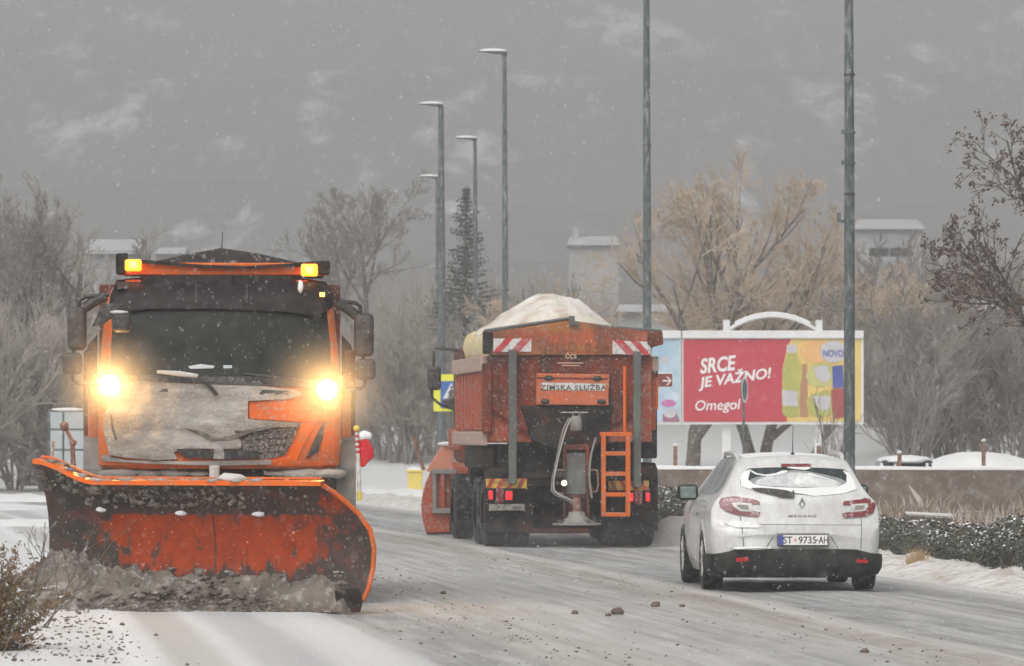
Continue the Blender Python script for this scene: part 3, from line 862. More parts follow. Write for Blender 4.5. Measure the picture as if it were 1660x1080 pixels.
# orange side bodies, wings, bumper, chassis, wheels
for sg in (-1, 1):
    x = sg * 1.22
    q = MB(); q.box(min(x, x + sg * .1), max(x, x + sg * .1), .75, 2.0, 1.55, 2.45); q.build('side_panel', M['orange_dirty'], plow, bevel=.03)
    q = MB(); q.box(min(sg * 1.165, sg * 1.27), max(sg * 1.165, sg * 1.27), .5, .75, 1.52, 2.1); q.build('step_panel', M['orange'], plow, bevel=.03)
    xa, xb = sorted((sg * 1.08, sg * 1.31))
    q = MB(); pts = [(.2, .75), (.2, 1.3), (.32, 1.55), (.55, 1.62), (.9, 1.62), (1.2, 1.5), (1.45, 1.1), (1.36, 1.06), (1.12, 1.42), (.86, 1.52), (.55, 1.52), (.38, 1.45), (.28, 1.25), (.28, .75)]
    q.prism(pts, lambda p: (xa, p[0], p[1]), lambda p: (xb, p[0], p[1])); q.build('wing', M['fender'], plow, bevel=.012)
    q = MB(); q.prism([(1.19, 2.2), (1.19, 2.6), (1.28, 2.5), (1.33, 2.3)] if sg > 0 else [(-1.19, 2.2), (-1.19, 2.6), (-1.28, 2.5), (-1.33, 2.3)], lambda p: (p[0], .9, p[1]), lambda p: (p[0], 1.0, p[1])); q.build('wind_deflector', M['chassis'], plow)
q = MB(); q.box(-1.12, 1.12, .06, .5, .78, 1.27); q.build('bumper', M['chassis'], plow, bevel=.04)
q = MB()
for i, (xx, rr) in enumerate(((-.95, .12), (-.7, .1), (-.45, .1), (-.2, .07), (.55, .08), (.8, .13), (1.0, .12))):
    q.blob((xx, .12, 1.25), rr * 1.3, 2, .3, 2, i * 3.1, (1.5, .8, .42))
q.build('snow_on_bumper', M['crust'], plow, smooth=180)
q = MB(); q.tube([(-.05, -.05, 1.12), (-.05, -.08, 1.33)], .05, 8); q.build('lift_post', M['snow_grey'], plow)
q = MB(); q.box(-.45, .45, .5, 6.6, .75, 1.05); q.build('chassis', M['chassis'], plow)
def wheel(par, x, y, r=.5, w=.3, two=False):
    q = MB(); q.lathe([(r * .55, -w / 2), (r * .9, -w / 2), (r * .98, -w * .42), (r, -w * .3), (r, w * .3), (r * .98, w * .42), (r * .9, w / 2), (r * .55, w / 2)], (x, y, r), 'x', 28)
    t = q.build('wheel', M['tyre'], par, smooth=40)
    q = MB(); q.lathe([(.001, -w * .1), (r * .3, -w * .2), (r * .35, -w * .38), (r * .56, -w * .42), (r * .56, w * .42), (r * .35, w * .38), (r * .3, w * .2), (.001, w * .1)], (x, y, r), 'x', 20)
    q.build('rim', M['chassis'], t, smooth=40)
    return t
for y in (.85, 4.6, 5.9):
    for sg in (-1, 1):
        wheel(plow, sg * 1.08, y)
# ---- the blade: angled, right end leading
ANG = R(26)
tb = Vector((math.cos(ANG), -math.sin(ANG), 0)); rec = Vector((math.sin(ANG), math.cos(ANG), 0))
BC = Vector((0, 0, 0))
xr = (604 - CX) * 52.0 / F - X1 - 2.5 * math.sin(YAW1); xr -= .14; xl = (60 - CX) * 53.5 / F - X1 - 1.0 * math.sin(YAW1)
R0 = Vector((xr, 52.05 - D1, 0))
BL = (xr - xl) / math.cos(ANG)
pr = [(.03, .10), (.10, .14), (.22, .20), (.4, .25), (.58, .26), (.75, .235), (.90, .18), (1.02, .10), (1.10, .03), (1.165, -.05)]
def blade_pt(uu, zi, back=0.0):
    """uu: 0 at the right end .. 1 at the left; zi index into the profile"""
    z, rc = pr[zi]
    f = (z / 1.165)
    lift = 1 + .17 * sst(.80, 1.0, uu)
    inset = 0.0
    if uu < .2:    # the right end is cut to a curve
        inset = .33 * max(0, (f - .55) / .45) ** 1.9 + .04 * max(0, (.16 - f) / .16) - .045 * math.sin(math.pi * min(1, max(0, (f - .1) / .75)))
        inset *= (1 - uu / .2)
    s_ = uu * BL + inset
    p = R0 - tb * s_ + rec * (rc + back)
    return Vector((p.x, p.y, z * lift))
NU = 40
q = MB()
fr = [[blade_pt(i / NU, j) for i in range(NU + 1)] for j in range(len(pr))]
bk = [[blade_pt(i / NU, j, .03) for i in range(NU + 1)] for j in range(len(pr))]
q.grid(fr); q.grid(bk)
nj, ni = len(pr), NU + 1
for j in range(nj - 1):
    for i0 in (0, NU):
        a = j * ni + i0; b_ = nj * ni + j * ni + i0
        q.face((a, a + ni, b_ + ni, b_))
for i in range(NU):
    for j0 in (0, nj - 1):
        a = j0 * ni + i; b_ = nj * ni + j0 * ni + i
        q.face((a, a + 1, b_ + 1, b_))
def blade_mat():
    m = bpy.data.materials.new('scraped plough steel'); m.use_nodes = True
    t = m.node_tree; b = t.nodes['Principled BSDF']; b.inputs['Roughness'].default_value = .55; b.inputs['Specular IOR Level'].default_value = .2
    tc = t.nodes.new('ShaderNodeTexCoord')
    sp = t.nodes.new('ShaderNodeSeparateXYZ'); t.links.new(tc.outputs['Object'], sp.inputs[0])
    def nz(sc, st=(1, 1, 1), det=6):
        mp = t.nodes.new('ShaderNodeMapping'); mp.inputs['Scale'].default_value = st
        n = t.nodes.new('ShaderNodeTexNoise'); n.inputs['Scale'].default_value = sc; n.inputs['Detail'].default_value = det; n.inputs['Roughness'].default_value = .65
        t.links.new(tc.outputs['Object'], mp.inputs[0]); t.links.new(mp.outputs[0], n.inputs['Vector']); return n.outputs['Fac']
    def op(o_, *a):
        x = t.nodes.new('ShaderNodeMath'); x.operation = o_
        for i, v in enumerate(a):
            if isinstance(v, (int, float)): x.inputs[i].default_value = v
            else: t.links.new(v, x.inputs[i])
        return x.outputs[0]
    def rg(v, a, b2):
        x = t.nodes.new('ShaderNodeMapRange'); x.inputs['From Min'].default_value = a; x.inputs['From Max'].default_value = b2; t.links.new(v, x.inputs['Value']); return x.outputs[0]
    def mixc(f, a, c):
        x = t.nodes.new('ShaderNodeMix'); x.data_type = 'RGBA'; t.links.new(f, x.inputs['Factor'])
        for k2, v in (('A', a), ('B', c)):
            if isinstance(v, tuple): x.inputs[k2].default_value = (*v, 1)
            else: t.links.new(v, x.inputs[k2])
        return x.outputs['Result']
    n1 = nz(2.6, (1, 1, .8)); n2 = nz(9)
    # scoured paint in the middle of the mouldboard, grime towards its ends, top and toe
    ex = op('ADD', sp.outputs['X'], op('MULTIPLY', op('SUBTRACT', n1, .5), 2.1))
    ez = op('ADD', sp.outputs['Z'], op('MULTIPLY', op('SUBTRACT', nz(4.5, (1.8, 1, .45)), .5), .85))
    ez2 = op('ADD', sp.outputs['Z'], op('MULTIPLY', op('SUBTRACT', n2, .5), .12))
    mask = op('MULTIPLY', op('MULTIPLY', rg(ex, -1.02, -.92), rg(ex, 1.05, .85)), op('MULTIPLY', rg(ez, .34, .42), rg(ez2, .90, .87)))
    corner = op('MULTIPLY', rg(ex, 1.0, 1.12), rg(op('ADD', sp.outputs['Z'], op('MULTIPLY', op('SUBTRACT', n1, .5), .9)), .88, .98))
    mask = op('MAXIMUM', mask, corner)
    mask = op('MULTIPLY', mask, rg(nz(5.5, (1, 1, .5)), .66, .58))
    paint = mixc(rg(nz(6), .35, .7), (.37, .045, .002), (.23, .025, .002))
    paint = mixc(rg(nz(60), .62, .72), paint, (.5, .32, .24))
    dark = mixc(rg(nz(3.5), .4, .7), (.036, .032, .027), (.085, .05, .04))
    dark = mixc(rg(nz(2.2, (1, 1, 1.7)), .52, .74), dark, (.17, .045, .035))
    dark = mixc(rg(nz(38), .6, .7), dark, (.22, .2, .18))
    t.links.new(mixc(mask, dark, paint), b.inputs['Base Color'])
    bp = t.nodes.new('ShaderNodeBump'); bp.inputs['Strength'].default_value = .5; bp.inputs['Distance'].default_value = .01
    t.links.new(n2, bp.inputs['Height']); t.links.new(bp.outputs[0], b.inputs['Normal'])
    return m
blade = q.build('plow_blade', blade_mat(), plow, smooth=50)
# rim along the right end and the two rails along the top
q = MB(); q.tube([blade_pt(0, j) + Vector((.006, -.012, 0)) for j in range(1, nj)], .024, 8); q.build('edge_rim', M['orange'], blade, smooth=60)
top = nj - 1
q = MB()
for i in range(NU):
    a, b_ = blade_pt(i / NU, top), blade_pt((i + 1) / NU, top)
    for zz0, zz1, o0, o1 in ((-.005, .035, -.03, .05),):
        q.add([a - rec * .03 + Vector((0, 0, zz0)), b_ - rec * .03 + Vector((0, 0, zz0)), b_ + rec * o1 + Vector((0, 0, zz0)), a + rec * o1 + Vector((0, 0, zz0)), a - rec * .03 + Vector((0, 0, zz1)), b_ - rec * .03 + Vector((0, 0, zz1)), b_ + rec * o1 + Vector((0, 0, zz1 + .012)), a + rec * o1 + Vector((0, 0, zz1 + .012))], [(0, 1, 5, 4), (4, 5, 6, 7), (7, 6, 2, 3), (3, 2, 1, 0)])
q.build('top_lip', M['orange_clean'], blade, smooth=40)
q = MB(); q.tube([blade_pt(.05 + .95 * i / 30, top) + rec * .16 + Vector((0, 0, .055)) for i in range(31)], .022, 6); q.build('top_rail', M['orange'], blade, smooth=60)
for i in range(7):
    p = blade_pt(.08 + .14 * i, top)
    q = MB(); q.tube([p + Vector((0, 0, .03)), p + rec * .16 + Vector((0, 0, .055))], .016, 6); q.build('rail_tie', M['orange'], blade)
# slush lying on the lip and stuck under it
rg_ = random.Random(3)
q = MB()
for i in range(46):
    uu = rg_.uniform(.42, .97) if i % 4 else rg_.uniform(.1, .95)
    p = blade_pt(uu, top) + rec * rg_.uniform(-.02, .12) + Vector((0, 0, .04))
    q.blob(p, rg_.uniform(.02, .05), 1, .4, 2, i * 1.3, (1.7, 1, .45))
tag(q.build('slush_on_lip', M['crust'], blade, smooth=180), kind='stuff')
q = MB()
for i in range(300):
    uu = min(.985, max(.12, rg_.gauss(.64, .20))); zi = rg_.uniform(6.4, 9)
    a = blade_pt(uu, int(zi)); b_ = blade_pt(uu, min(9, int(zi) + 1)); p = a.lerp(b_, zi - int(zi))
    q.blob(p - rec * .012, min(.03, .006 + abs(rg_.gauss(0, .008))) * (1.5 if uu > .8 else 1), 2, .8, 3.0, i * .7, (1.3, .4, 1))
tag(q.build('stuck_slush', M['slush'], blade, smooth=180), kind='stuff')
for px, py in ((152, 827), (282, 832), (407, 833)):
    x = (px - CX) * 53 / F - X1 - 1.5 * math.sin(YAW1); z = EYE - (py - HY) * 53 / F
    uu = (xr - x) / (xr - xl)
    p = R0 - tb * (uu * BL) + rec * .2
    q = MB(); q.blob((p.x - .02, p.y - .03, z), .05, 2, .35, 2.5, px, (1.1, .6, .5)); q.build('snow_lump', M['snow'], blade, smooth=180)
q = MB(); uu = (xr - ((330 - CX) * 53 / F - X1 - 1.5 * math.sin(YAW1))) / (xr - xl)
q.tube([blade_pt(uu, j) - rec * .004 for j in range(1, 7)], .006, 5); q.build('seam', M['black'], blade)
q = MB()
p = blade_pt(.39, top) + Vector((0, 0, .06)) + rec * .1; q.blob(p, .1, 2, .4, 2, 8, (1.5, 1, .5)); q.build('snow_lump', M['snow_grey'], blade, smooth=180)
# cutting edge, toe plate, push frame
q = MB()
for i in range(NU):
    a, b_ = blade_pt(i / NU, 0), blade_pt((i + 1) / NU, 0)
    q.add([a - rec * .025 + Vector((0, 0, -.02)), b_ - rec * .025 + Vector((0, 0, -.02)), b_ - rec * .025 + Vector((0, 0, .12)), a - rec * .025 + Vector((0, 0, .12))], [(0, 1, 2, 3)])
q.build('cutting_edge', M['chassis'], blade, smooth=60)
p = blade_pt(0, 0)
q = MB(); q.prism([(-.2, .0), (.0, .0), (.03, .12), (-.02, .22), (-.22, .2)], lambda s: (p.x + s[0], p.y - .05, s[1]), lambda s: (p.x + s[0] + .02, p.y + .06, s[1])); q.build('toe_plate', M['chassis'], blade, bevel=.008)
for xx in (-.5, .5):
    q = MB(); q.tube([(xx, .3, .85), (xx * 1.1, -.72 - .42 * xx, .5)], .06, 8); q.build('push_arm', M['chassis'], plow, smooth=60)
q = MB(); q.tube([(0, .2, 1.1), (0, -.75, .9)], .05, 8)
q.build('push_frame', M['chassis'], plow, smooth=60)
# marker poles of the blade
def pole_(pts, rad, m, name):
    qq = MB(); qq.tube([Vector(p) for p in pts], rad, 8); return qq.build(name, m, blade, smooth=60)
yb = blade_pt(.9, top).y + .35
f_ = lambda px, py, yy: ((px - CX) * (D1 + yy) / F - X1 + yy * math.sin(YAW1), yy, EYE - (py - HY) * (D1 + yy) / F)
pole_([f_(121, 775, yb), f_(119, 745, yb), f_(118, 718, yb), f_(112, 704, yb), f_(105, 691, yb)], [.026, .024, .022, .018, .016], M['rust'], 'marker_pole')
q = MB(); q.blob(f_(105, 691, yb), .045, 2, .15, 2, 1); q.build('marker_knob', M['rust'], blade, smooth=180)
q = MB(); q.blob(f_(119, 718, yb), .036, 2, .15, 2, 4); q.build('marker_joint', M['rust'], blade, smooth=180)
pole_([f_(83, 772, yb), f_(87, 715, yb)], .015, M['wood'], 'marker_stick')
yb = blade_pt(.05, top).y + .5
pole_([f_(583, 806, yb), f_(581, 750, yb), f_(578, 697, yb)], .019, M['white_stripe'], 'marker_pole')
pole_([f_(583, 812, yb - .01), f_(582, 796, yb - .01)], .024, M['yellow'], 'pole_socket')
q = MB(); q.blob(f_(578, 695, yb), .032, 2, .05, 2, 1); q.build('pole_lamp', M['yellow'], blade, smooth=180)
for i in range(5):
    pole_([f_(580 - i * .5, 735 - i * 8.5, yb), f_(579.8 - i * .5, 731 - i * 8.5, yb)], .0205, M['red_stripe'], 'pole_band')
q = MB()
fl = [(581, 712), (590, 710), (600, 716), (605, 728), (606, 742), (598, 748), (590, 758), (583, 756)]
for sgn in (0,):
    q.prism(fl, lambda p: f_(p[0], p[1], yb + .03 * math.sin(p[0] * .5)), lambda p: f_(p[0], p[1], yb + .05 + .03 * math.sin(p[0] * .5)))
fo = q.build('marker_flag', M['red_flag'], blade, bevel=.012, smooth=60)
q = MB(); q.blob(f_(591, 707, yb + .02), .062, 2, .35, 2.2, 6, (1.1, .5, .8)); q.build('snow_cap', M['snow'], fo, smooth=180)

# ---- the slush the blade is pushing, and loose lumps
RW = Matrix.Translation((X1, D1, 0)) @ Matrix.Rotation(YAW1, 4, 'Z')
R0w = RW @ R0; tbw = RW.to_3x3() @ tb
def blade_y(xw):
    return (R0w - tbw * ((R0w.x - xw) / tbw.x)).y
XR = R0w.x
q = MB(); rows = []
NXX, NYY = 220, 44
for i in range(NYY + 1):
    row = []
    for j in range(NXX + 1):
        a = j / NXX                      # 0 left .. 1 right
        xw = -5.15 + a * (XR + 5.15 - .06)
        bb = i / NYY                     # 0 at the near toe, 1 at the blade
        ybl = blade_y(xw) + .14
        yn = 52.6 - .35 * sst(.7, 1, a)
        yn = min(yn, ybl - .25)
        y = yn + (ybl - yn) * bb
        hmax = .29 + .22 * math.exp(-((a - .25) / .09) ** 2) + .03 * math.sin(a * 17) - .08 * sst(.88, 1.0, a)
        hmax *= .45 + .55 * sst(.0, .22, a)
        h = hmax * math.sin(min(1, bb * 1.15) * math.pi / 2) ** .8
        n_ = noise.fractal(Vector((xw * 3.2, y * 3.2, 1.0)), .6, 2.1, 6)
        n2_ = 1 - abs(noise.noise(Vector((xw * 4.5, y * 4.5, 7.7)))) * 2
        h *= 1 + (.30 if a > .3 else .18) * n_ + .12 * noise.fractal(Vector((xw * 14, y * 14, 3.0)), .6, 2.1, 3)
        h += .07 * n2_ * min(1, bb * 3) * sst(0, .1, a) * (1 if a > .2 else .5)
        h *= 1 - .8 * sst(.975, 1.0, a)
        row.append((xw, y + .035 * n_ + .05 * n2_ * (1 - bb), max(-.03, h - .015)))
    rows.append(row)
q.grid(rows)
wr = q.build('plowed_slush', M['slush'], smooth=40, fixn=False)
tag(wr, 'churned brown slush heaped up in front of the plough blade', 'slush', kind='stuff')
rg_ = random.Random(11)
q = MB()
for i in range(620):
    a = .08 + .92 * rg_.random(); xw = -4.9 + a * (XR + 4.8)
    ybl = blade_y(xw)
    yy = rg_.uniform(52.25, ybl + .1) if ybl > 52.3 else ybl - rg_.uniform(0, .2)
    zz = .34 * sst(52.35, ybl + .15, yy) * rg_.uniform(.5, 1.15) * (1.4 if a < .25 else 1)
    r_ = rg_.choice((.008, .012, .012, .016, .016, .02, .026, .036))
    q.blob((xw, yy - .03, zz + .01), r_, 2, .75, 2.6, i * .61, (1.4, 1, .7))
lo = q.build('slush_lumps', M['slush'], smooth=70)
tag(lo, 'broken lumps of slush tumbling along the foot of the plough blade', 'slush', kind='stuff')
# ------------------------------------------------------------------ the gritting truck driving away
D2 = 81.0; S2 = F / D2; X2 = (928 - CX) / S2; YAW2 = R(5)
grit_truck = thing('gritting_truck', 'orange gritting truck seen from behind with ladder, chute and spinner disc', 'truck', (X2, D2, 0), YAW2)
def t2(px, py, y=0.0):
    s = F / (D2 + y)
    return ((px - CX) / s - X2 + y * math.sin(YAW2), EYE - (py - HY) / s)
def A3(X, Y): return t2(660 + X * .26506, 460 + Y * .26506)         # upper rear
def B3(X, Y): return t2(660 + X * .26506, 680 + Y * .26506)         # lower rear
def slab(name, pts, y0, y1, m, par=grit_truck, bevel=.0, smooth=None):
    q = MB(); q.prism(pts, lambda p: (p[0], y0, p[1]), lambda p: (p[0], y1, p[1]))
    return q.build(name, m, par, bevel=bevel, smooth=smooth)
def bx(name, x0, x1, y0, y1, z0, z1, m, par=grit_truck, bevel=.0):
    q = MB(); q.box(min(x0, x1), max(x0, x1), min(y0, y1), max(y0, y1), min(z0, z1), max(z0, z1))
    return q.build(name, m, par, bevel=bevel)
# hopper tailboard
hop2 = slab('tailboard', [A3(*p) for p in ((468, 300), (985, 222), (1490, 292), (1490, 440), (1420, 515), (1405, 560), (1405, 800), (1180, 900), (700, 900), (500, 760), (500, 440))], 0, .08, M['orange_dirty'], bevel=.012)
up = slab('tailboard_head', [A3(*p) for p in ((500, 300), (985, 226), (1488, 294), (1488, 437), (500, 437))], -.05, .002, mat('orange tailboard head', (.50, .085, .012), .5, .12, 3, layers=[((.30, .06, .015), .5, 1.5, .2, (1, 1, 1)), ((.30, .15, .02), .30, 1.2, .1, (.3, 1, 4)), ((.10, .04, .02), .38, 2.6, .14, (1, 1, .5)), (DS, .26, 30, .06, (1, 1, 1))]), bevel=.01)
q = MB()
for a, b_ in (((468, 298), (985, 222)), ((1090, 262), (1560, 297))):
    (xa, za), (xb, zb) = A3(*a), A3(*b_)
    q.tube([(xa, -.03, za + .02), (xb, -.03, zb + .02)], .022, 8)
q.build('top_edge_bar', M['steel'], hop2)
x, z = A3(1000, 215); q = MB(); q.box(x - .03, x + .05, -.12, 0, z - .1, z + .04); q.tube([(x, -.1, z - .03), (x + .1, -.12, z - .10)], .03, 8); q.build('latch', M['steel'], hop2, bevel=.008)
slab('roll_end', [A3(*p) for p in ((1470, 300), (1560, 288), (1566, 372), (1500, 388), (1470, 372))], -.12, .5, M['orange_dirty'], bevel=.02)
slab('corner_post', [A3(*p) for p in ((462, 292), (522, 300), (512, 430), (462, 432))], -.08, .1, M['chassis'], bevel=.012)
# red and white warning boards, made of separate stripes
def stripes(poly_pts, cuts, lean, y):
    bd = slab('warning_board', [A3(*p) for p in poly_pts], y, y + .02, M['white_stripe'], hop2)
    xs2 = [p[0] for p in poly_pts]; ys2 = [p[1] for p in poly_pts]
    lo, hi = min(ys2) , max(ys2)
    for a, b_ in cuts:
        c4 = [(a, hi), (b_, hi), (b_ + lean, lo), (a + lean, lo)]
        c4 = [(min(max(px, min(xs2)), max(xs2)), py) for px, py in c4]
        slab('red_stripe', [A3(*p) for p in c4], y - .004, y + .003, M['red_stripe'], bd)
stripes([(522, 418), (755, 418), (757, 336), (525, 336)], [(520, 570), (625, 682)], 75, -.075)
stripes([(1255, 430), (1488, 437), (1488, 355), (1255, 348)], [(1345, 1405), (1445, 1500)], -85, -.075)
q = MB()
add_text(q, 'POLLD  8.4M', .13, lambda a, b_: (A3(1020, 390)[0] + a, -.0535, A3(1020, 390)[1] + b_), width=1.02, bold=.03)
q.build('faded_lettering', M['grime_print'], hop2)
q = MB()
xx, zz = A3(1000, 440); add_text(q, 'ČCS', .085, lambda a, b_: (xx + a, -.0542, zz + b_), bold=.02)
xx2, zz2 = A3(1000, 485)
for dz, w in ((.0, .36), (-.035, .26)):
    q.box(xx2 - w / 2, xx2 + w / 2, -.004, -.001, zz2 + dz - .006, zz2 + dz + .006)
q.build('faded_lettering', M['faded_print'], hop2)
# flap with the service lettering
fp = slab('rear_flap', [A3(*p) for p in ((787, 548), (1235, 555), (1228, 745), (785, 740))], -.09, .0, mat('orange flap', (.56, .105, .02), .5, .1, 3, layers=[((.45, .12, .05), .4, 3, .15, (1, 1, 1)), (DS, .3, 26, .08, (1, 1, 1))]), bevel=.014)
slab('flap_hem', [A3(*p) for p in ((790, 572), (1230, 578), (1230, 586), (790, 580))], -.10, -.085, M['orange_dirty'], fp)
slab('lettering_board', [A3(*p) for p in ((820, 605), (1210, 612), (1208, 655), (818, 650))], -.097, -.088, M['white_stripe'], fp)
q = MB(); xx, zz = A3(1013, 632); add_text(q, 'ZIMSKA SLUŽBA', .095, lambda a, b_: (xx + a, -.0995, zz + b_), width=.94, bold=.02, space=1.15)
q.build('lettering', mat('dark green lettering', (.055, .06, .045), .7, .2, 9), fp)
for X, Y in ((862, 577), (1157, 580), (838, 720), (1185, 722)):
    xx, zz = A3(X, Y); q = MB(); q.blob((xx, -.10, zz), .055, 2, .15, 2, X, (1.2, .6, .7)); q.build('rubber_stop', M['black'], fp, smooth=60)
# grey stanchions
for (X, Y0, Y1) in ((637, 405, 395), (1400, 415, 415)):
    (xa, za) = A3(X, Y0); (xb, zb) = B3(X, Y1)
    bx('stanchion', xa - .055, xa + .055, -.22, -.12, zb, za, M['steel'], bevel=.012)
(xa, za), (xb, zb) = A3(1325, 505), A3(1325, 925)
q = MB(); q.tube([(xa, -.16, za), (xa, -.16, zb)], .024, 8); q.build('orange_rod', M['orange_clean'], grit_truck, smooth=60)
# lower rear: dark works, funnel, chute, spinner
slab('funnel', [A3(*p) for p in ((690, 745), (1260, 745), (1230, 960), (1090, 1020), (930, 1020), (760, 960))], -.03, .5, M['chassis'], bevel=.02)
slab('rear_frame', [B3(*p) for p in ((480, 60), (1400, 60), (1400, 120), (480, 120))], .15, .3, M['chassis'], bevel=.01)
bx('underbody', -1.05, 1.0, .35, 5.6, .62, 1.5, M['chassis'], bevel=.05)
bx('rear_axle', -.9, .9, .6, .95, .32, .68, M['chassis'], bevel=.05)
bx('dark_filler', -.6, .6, 2.6, 5.4, .22, .9, M['chassis'], bevel=.08)  # dark block added to keep the space under the truck dark
bx('cross_member', -1.15, 1.15, .02, .2, .86, 1.02, M['chassis'], bevel=.02)
bx('silver_edge', A3(490, 0)[0], A3(610, 0)[0], -.02, .04, B3(0, 150)[1], B3(0, 143)[1], M['white_stripe'])
bx('silver_edge', A3(940, 0)[0], A3(1105, 0)[0], -.06, .0, A3(0, 790)[1], A3(0, 784)[1], M['white_stripe'])
sx0, sx1 = B3(940, 0)[0], B3(1100, 0)[0]
z_t, z_b = B3(0, 155)[1], B3(0, 610)[1]
cf = thing_frame = None
q = MB()
q.box(sx0, sx0 + .045, -.34, -.26, z_b + .02, z_t); q.box(sx1 - .045, sx1, -.34, -.26, z_b + .02, z_t)
q.box(sx0 + .045, sx1 - .045, -.335, -.265, B3(0, 480)[1], B3(0, 458)[1])
q.box(sx0 + .045, sx1 - .045, -.335, -.265, z_t - .07, z_t)
ch = q.build('chute_frame', M['orange_dirty'], grit_truck, bevel=.006)
bx('chute_plate', sx0 + .05, sx1 - .05, -.30, -.28, B3(0, 455)[1], B3(0, 205)[1], M['chute'], ch)
bx('chute_box', sx0 + .03, sx1 - .03, -.26, .1, B3(0, 560)[1], B3(0, 190)[1], M['chassis'], ch, bevel=.02)
bx('chute_plate', sx0 + .06, sx1 - .06, -.31, -.285, B3(0, 595)[1], B3(0, 500)[1], M['orange_dirty'], ch, bevel=.006)
cx_, cz_ = B3(1020, 632)
q = MB(); q.lathe([(.001, .045), (.05, .05), (.08, .0), (.34, -.0), (.352, -.015), (.34, -.03), (.001, -.03)], (cx_, -.42, cz_), 'z', 32); spn = q.build('spinner_disc', M['hose'], grit_truck, smooth=40)
q = MB(); q.lathe([(.26, .005), (.13, .09), (.11, .16), (.001, .17)], (cx_, -.42, cz_), 'z', 20); q.build('spinner_cone', M['hose'], spn, smooth=50)
q = MB(); q.tube([(cx_, -.42, cz_ + .1), (cx_, -.40, cz_ + .36)], .06, 10); q.build('spinner_motor', M['rust'], spn, smooth=50)
for i in range(4):
    a = i * math.pi / 2 + .5
    q = MB(); q.box(.08, .33, -.012, .012, .0, .05, mtx=Matrix.Translation((cx_, -.42, cz_)) @ Matrix.Rotation(a, 4, 'Z')); q.build('vane', M['steel'], spn)
def hosepath(pts, r, m, y=-.40):
    P2 = [B3(*p) for p in pts]
    # smooth the path
    out = []
    n = len(P2)
    for i in range(n - 1):
        p0, p1, p2, p3 = P2[max(0, i - 1)], P2[i], P2[i + 1], P2[min(n - 1, i + 2)]
        for k in range(6):
            t = k / 6
            f = lambda a, b_, c, d_: .5 * (2 * b_ + (c - a) * t + (2 * a - 5 * b_ + 4 * c - d_) * t * t + (3 * b_ - a - 3 * c + d_) * t ** 3)
            out.append((f(p0[0], p1[0], p2[0], p3[0]), y, f(p0[1], p1[1], p2[1], p3[1])))
    out.append((P2[-1][0], y, P2[-1][1]))
    q = MB(); q.tube(out, r, 8); q.build('hose', m, grit_truck, smooth=60)
hosepath([(975, -10), (940, 60), (915, 160), (885, 300), (868, 390), (880, 450), (950, 485), (1000, 520), (1030, 575)], .013, M['hose'])
hosepath([(985, -8), (955, 60), (925, 160), (893, 300), (878, 390), (892, 445), (960, 478), (1020, 515), (1050, 575)], .008, M['snow_grey'], -.43)
hosepath([(1140, 110), (1110, 220), (1100, 350), (1115, 480)], .016, M['hose'], -.36)
hosepath([(1108, 310), (1148, 320), (1148, 430), (1112, 440)], .014, M['rust'], -.36)
hosepath([(940, 310), (885, 320), (885, 430), (935, 455)], .014, M['rust'], -.38)
x, z = A3(1025, 855)
q = MB(); q.lathe([(.001, .11), (.06, .105), (.085, .06), (.085, -.09), (.07, -.11), (.001, -.115)], (x, -.2, z), 'z', 16); can = q.build('canister', M['hose'], grit_truck, smooth=50)
q = MB(); q.tube([(x - .05, -.2, z + .1), (x - .03, -.2, z + .17), (x + .03, -.2, z + .17), (x + .05, -.2, z + .1)], .012, 6); q.build('handle', M['hose'], can)
# ladder
lx0, lx1 = B3(1187, 0)[0], B3(1337, 0)[0]; lt, lb = B3(0, 95)[1], B3(0, 592)[1]
lad = MB().box(lx0 - .05, lx1 + .05, -.36, -.28, lt - .02, lt + .04).build('ladder', M['orange'], grit_truck, bevel=.008)
for xx in (lx0, lx1):
    bx('ladder_rail', xx - .032, xx + .032, -.355, -.285, lb, lt - .021, M['orange'], lad, bevel=.006)
for Y in (208, 332, 458, 580):
    zz = B3(0, Y)[1]; bx('ladder_rung', lx0 + .033, lx1 - .033, -.35, -.29, zz - .03, zz + .03, M['orange'], lad, bevel=.006)
# lamps, chevrons, plate
for X0, X1_, Y0, Y1 in ((475, 725, 362, 420), (1228, 1475, 375, 433)):
    (xa, za), (xb, zb) = B3(X0, Y1), B3(X1_, Y0)
    cb = bx('chevron_board', xa, xb, -.13, -.11, za, zb, M['chev_y'])
    n = 4
    for i in range(n):
        w = (xb - xa) / n; x0_ = xa + i * w
        sgn = 1 if X0 < 1000 else -1
        pts = [(x0_, za), (x0_ + w * .45, za), (x0_ + w * .95, zb), (x0_ + w * .5, zb)] if sgn > 0 else [(x0_ + w * .5, za), (x0_ + w * .95, za), (x0_ + w * .45, zb), (x0_, zb)]
        slab('red_stripe', pts, -.134, -.128, M['chev_r'], cb)
for X, Y, w, lit in ((504, 462, .045, 1), (616, 464, .065, 1), (1358, 475, .065, 1), (1468, 475, .045, 1), (560, 464, .055, 0), (1412, 476, .055, 0)):
    xx, zz = B3(X, Y)
    tl = bx('tail_lamp', xx - w, xx + w, -.14, -.05, zz - .1, zz + .1, M['chassis'] if lit else M['red_lens'], bevel=.01)
    if lit:
        bx('lens', xx - w + .018, xx + w - .018, -.152, -.135, zz - .06, zz + .06, M['red_lit'], tl, bevel=.01)
(xa, za), (xb, zb) = B3(495, 556), B3(712, 516)
npl = bx('number_plate', xa, xb, -.12, -.10, za, zb, M['plate_grime'], bevel=.004)
x, z = B3(942, 388)
wl = MB().lathe([(.001, .1), (.04, .09), (.05, .02), (.052, -.02), (.045, -.03)], (x, -.42, z), 'y', 16).build('work_lamp', M['black'], grit_truck, smooth=40)
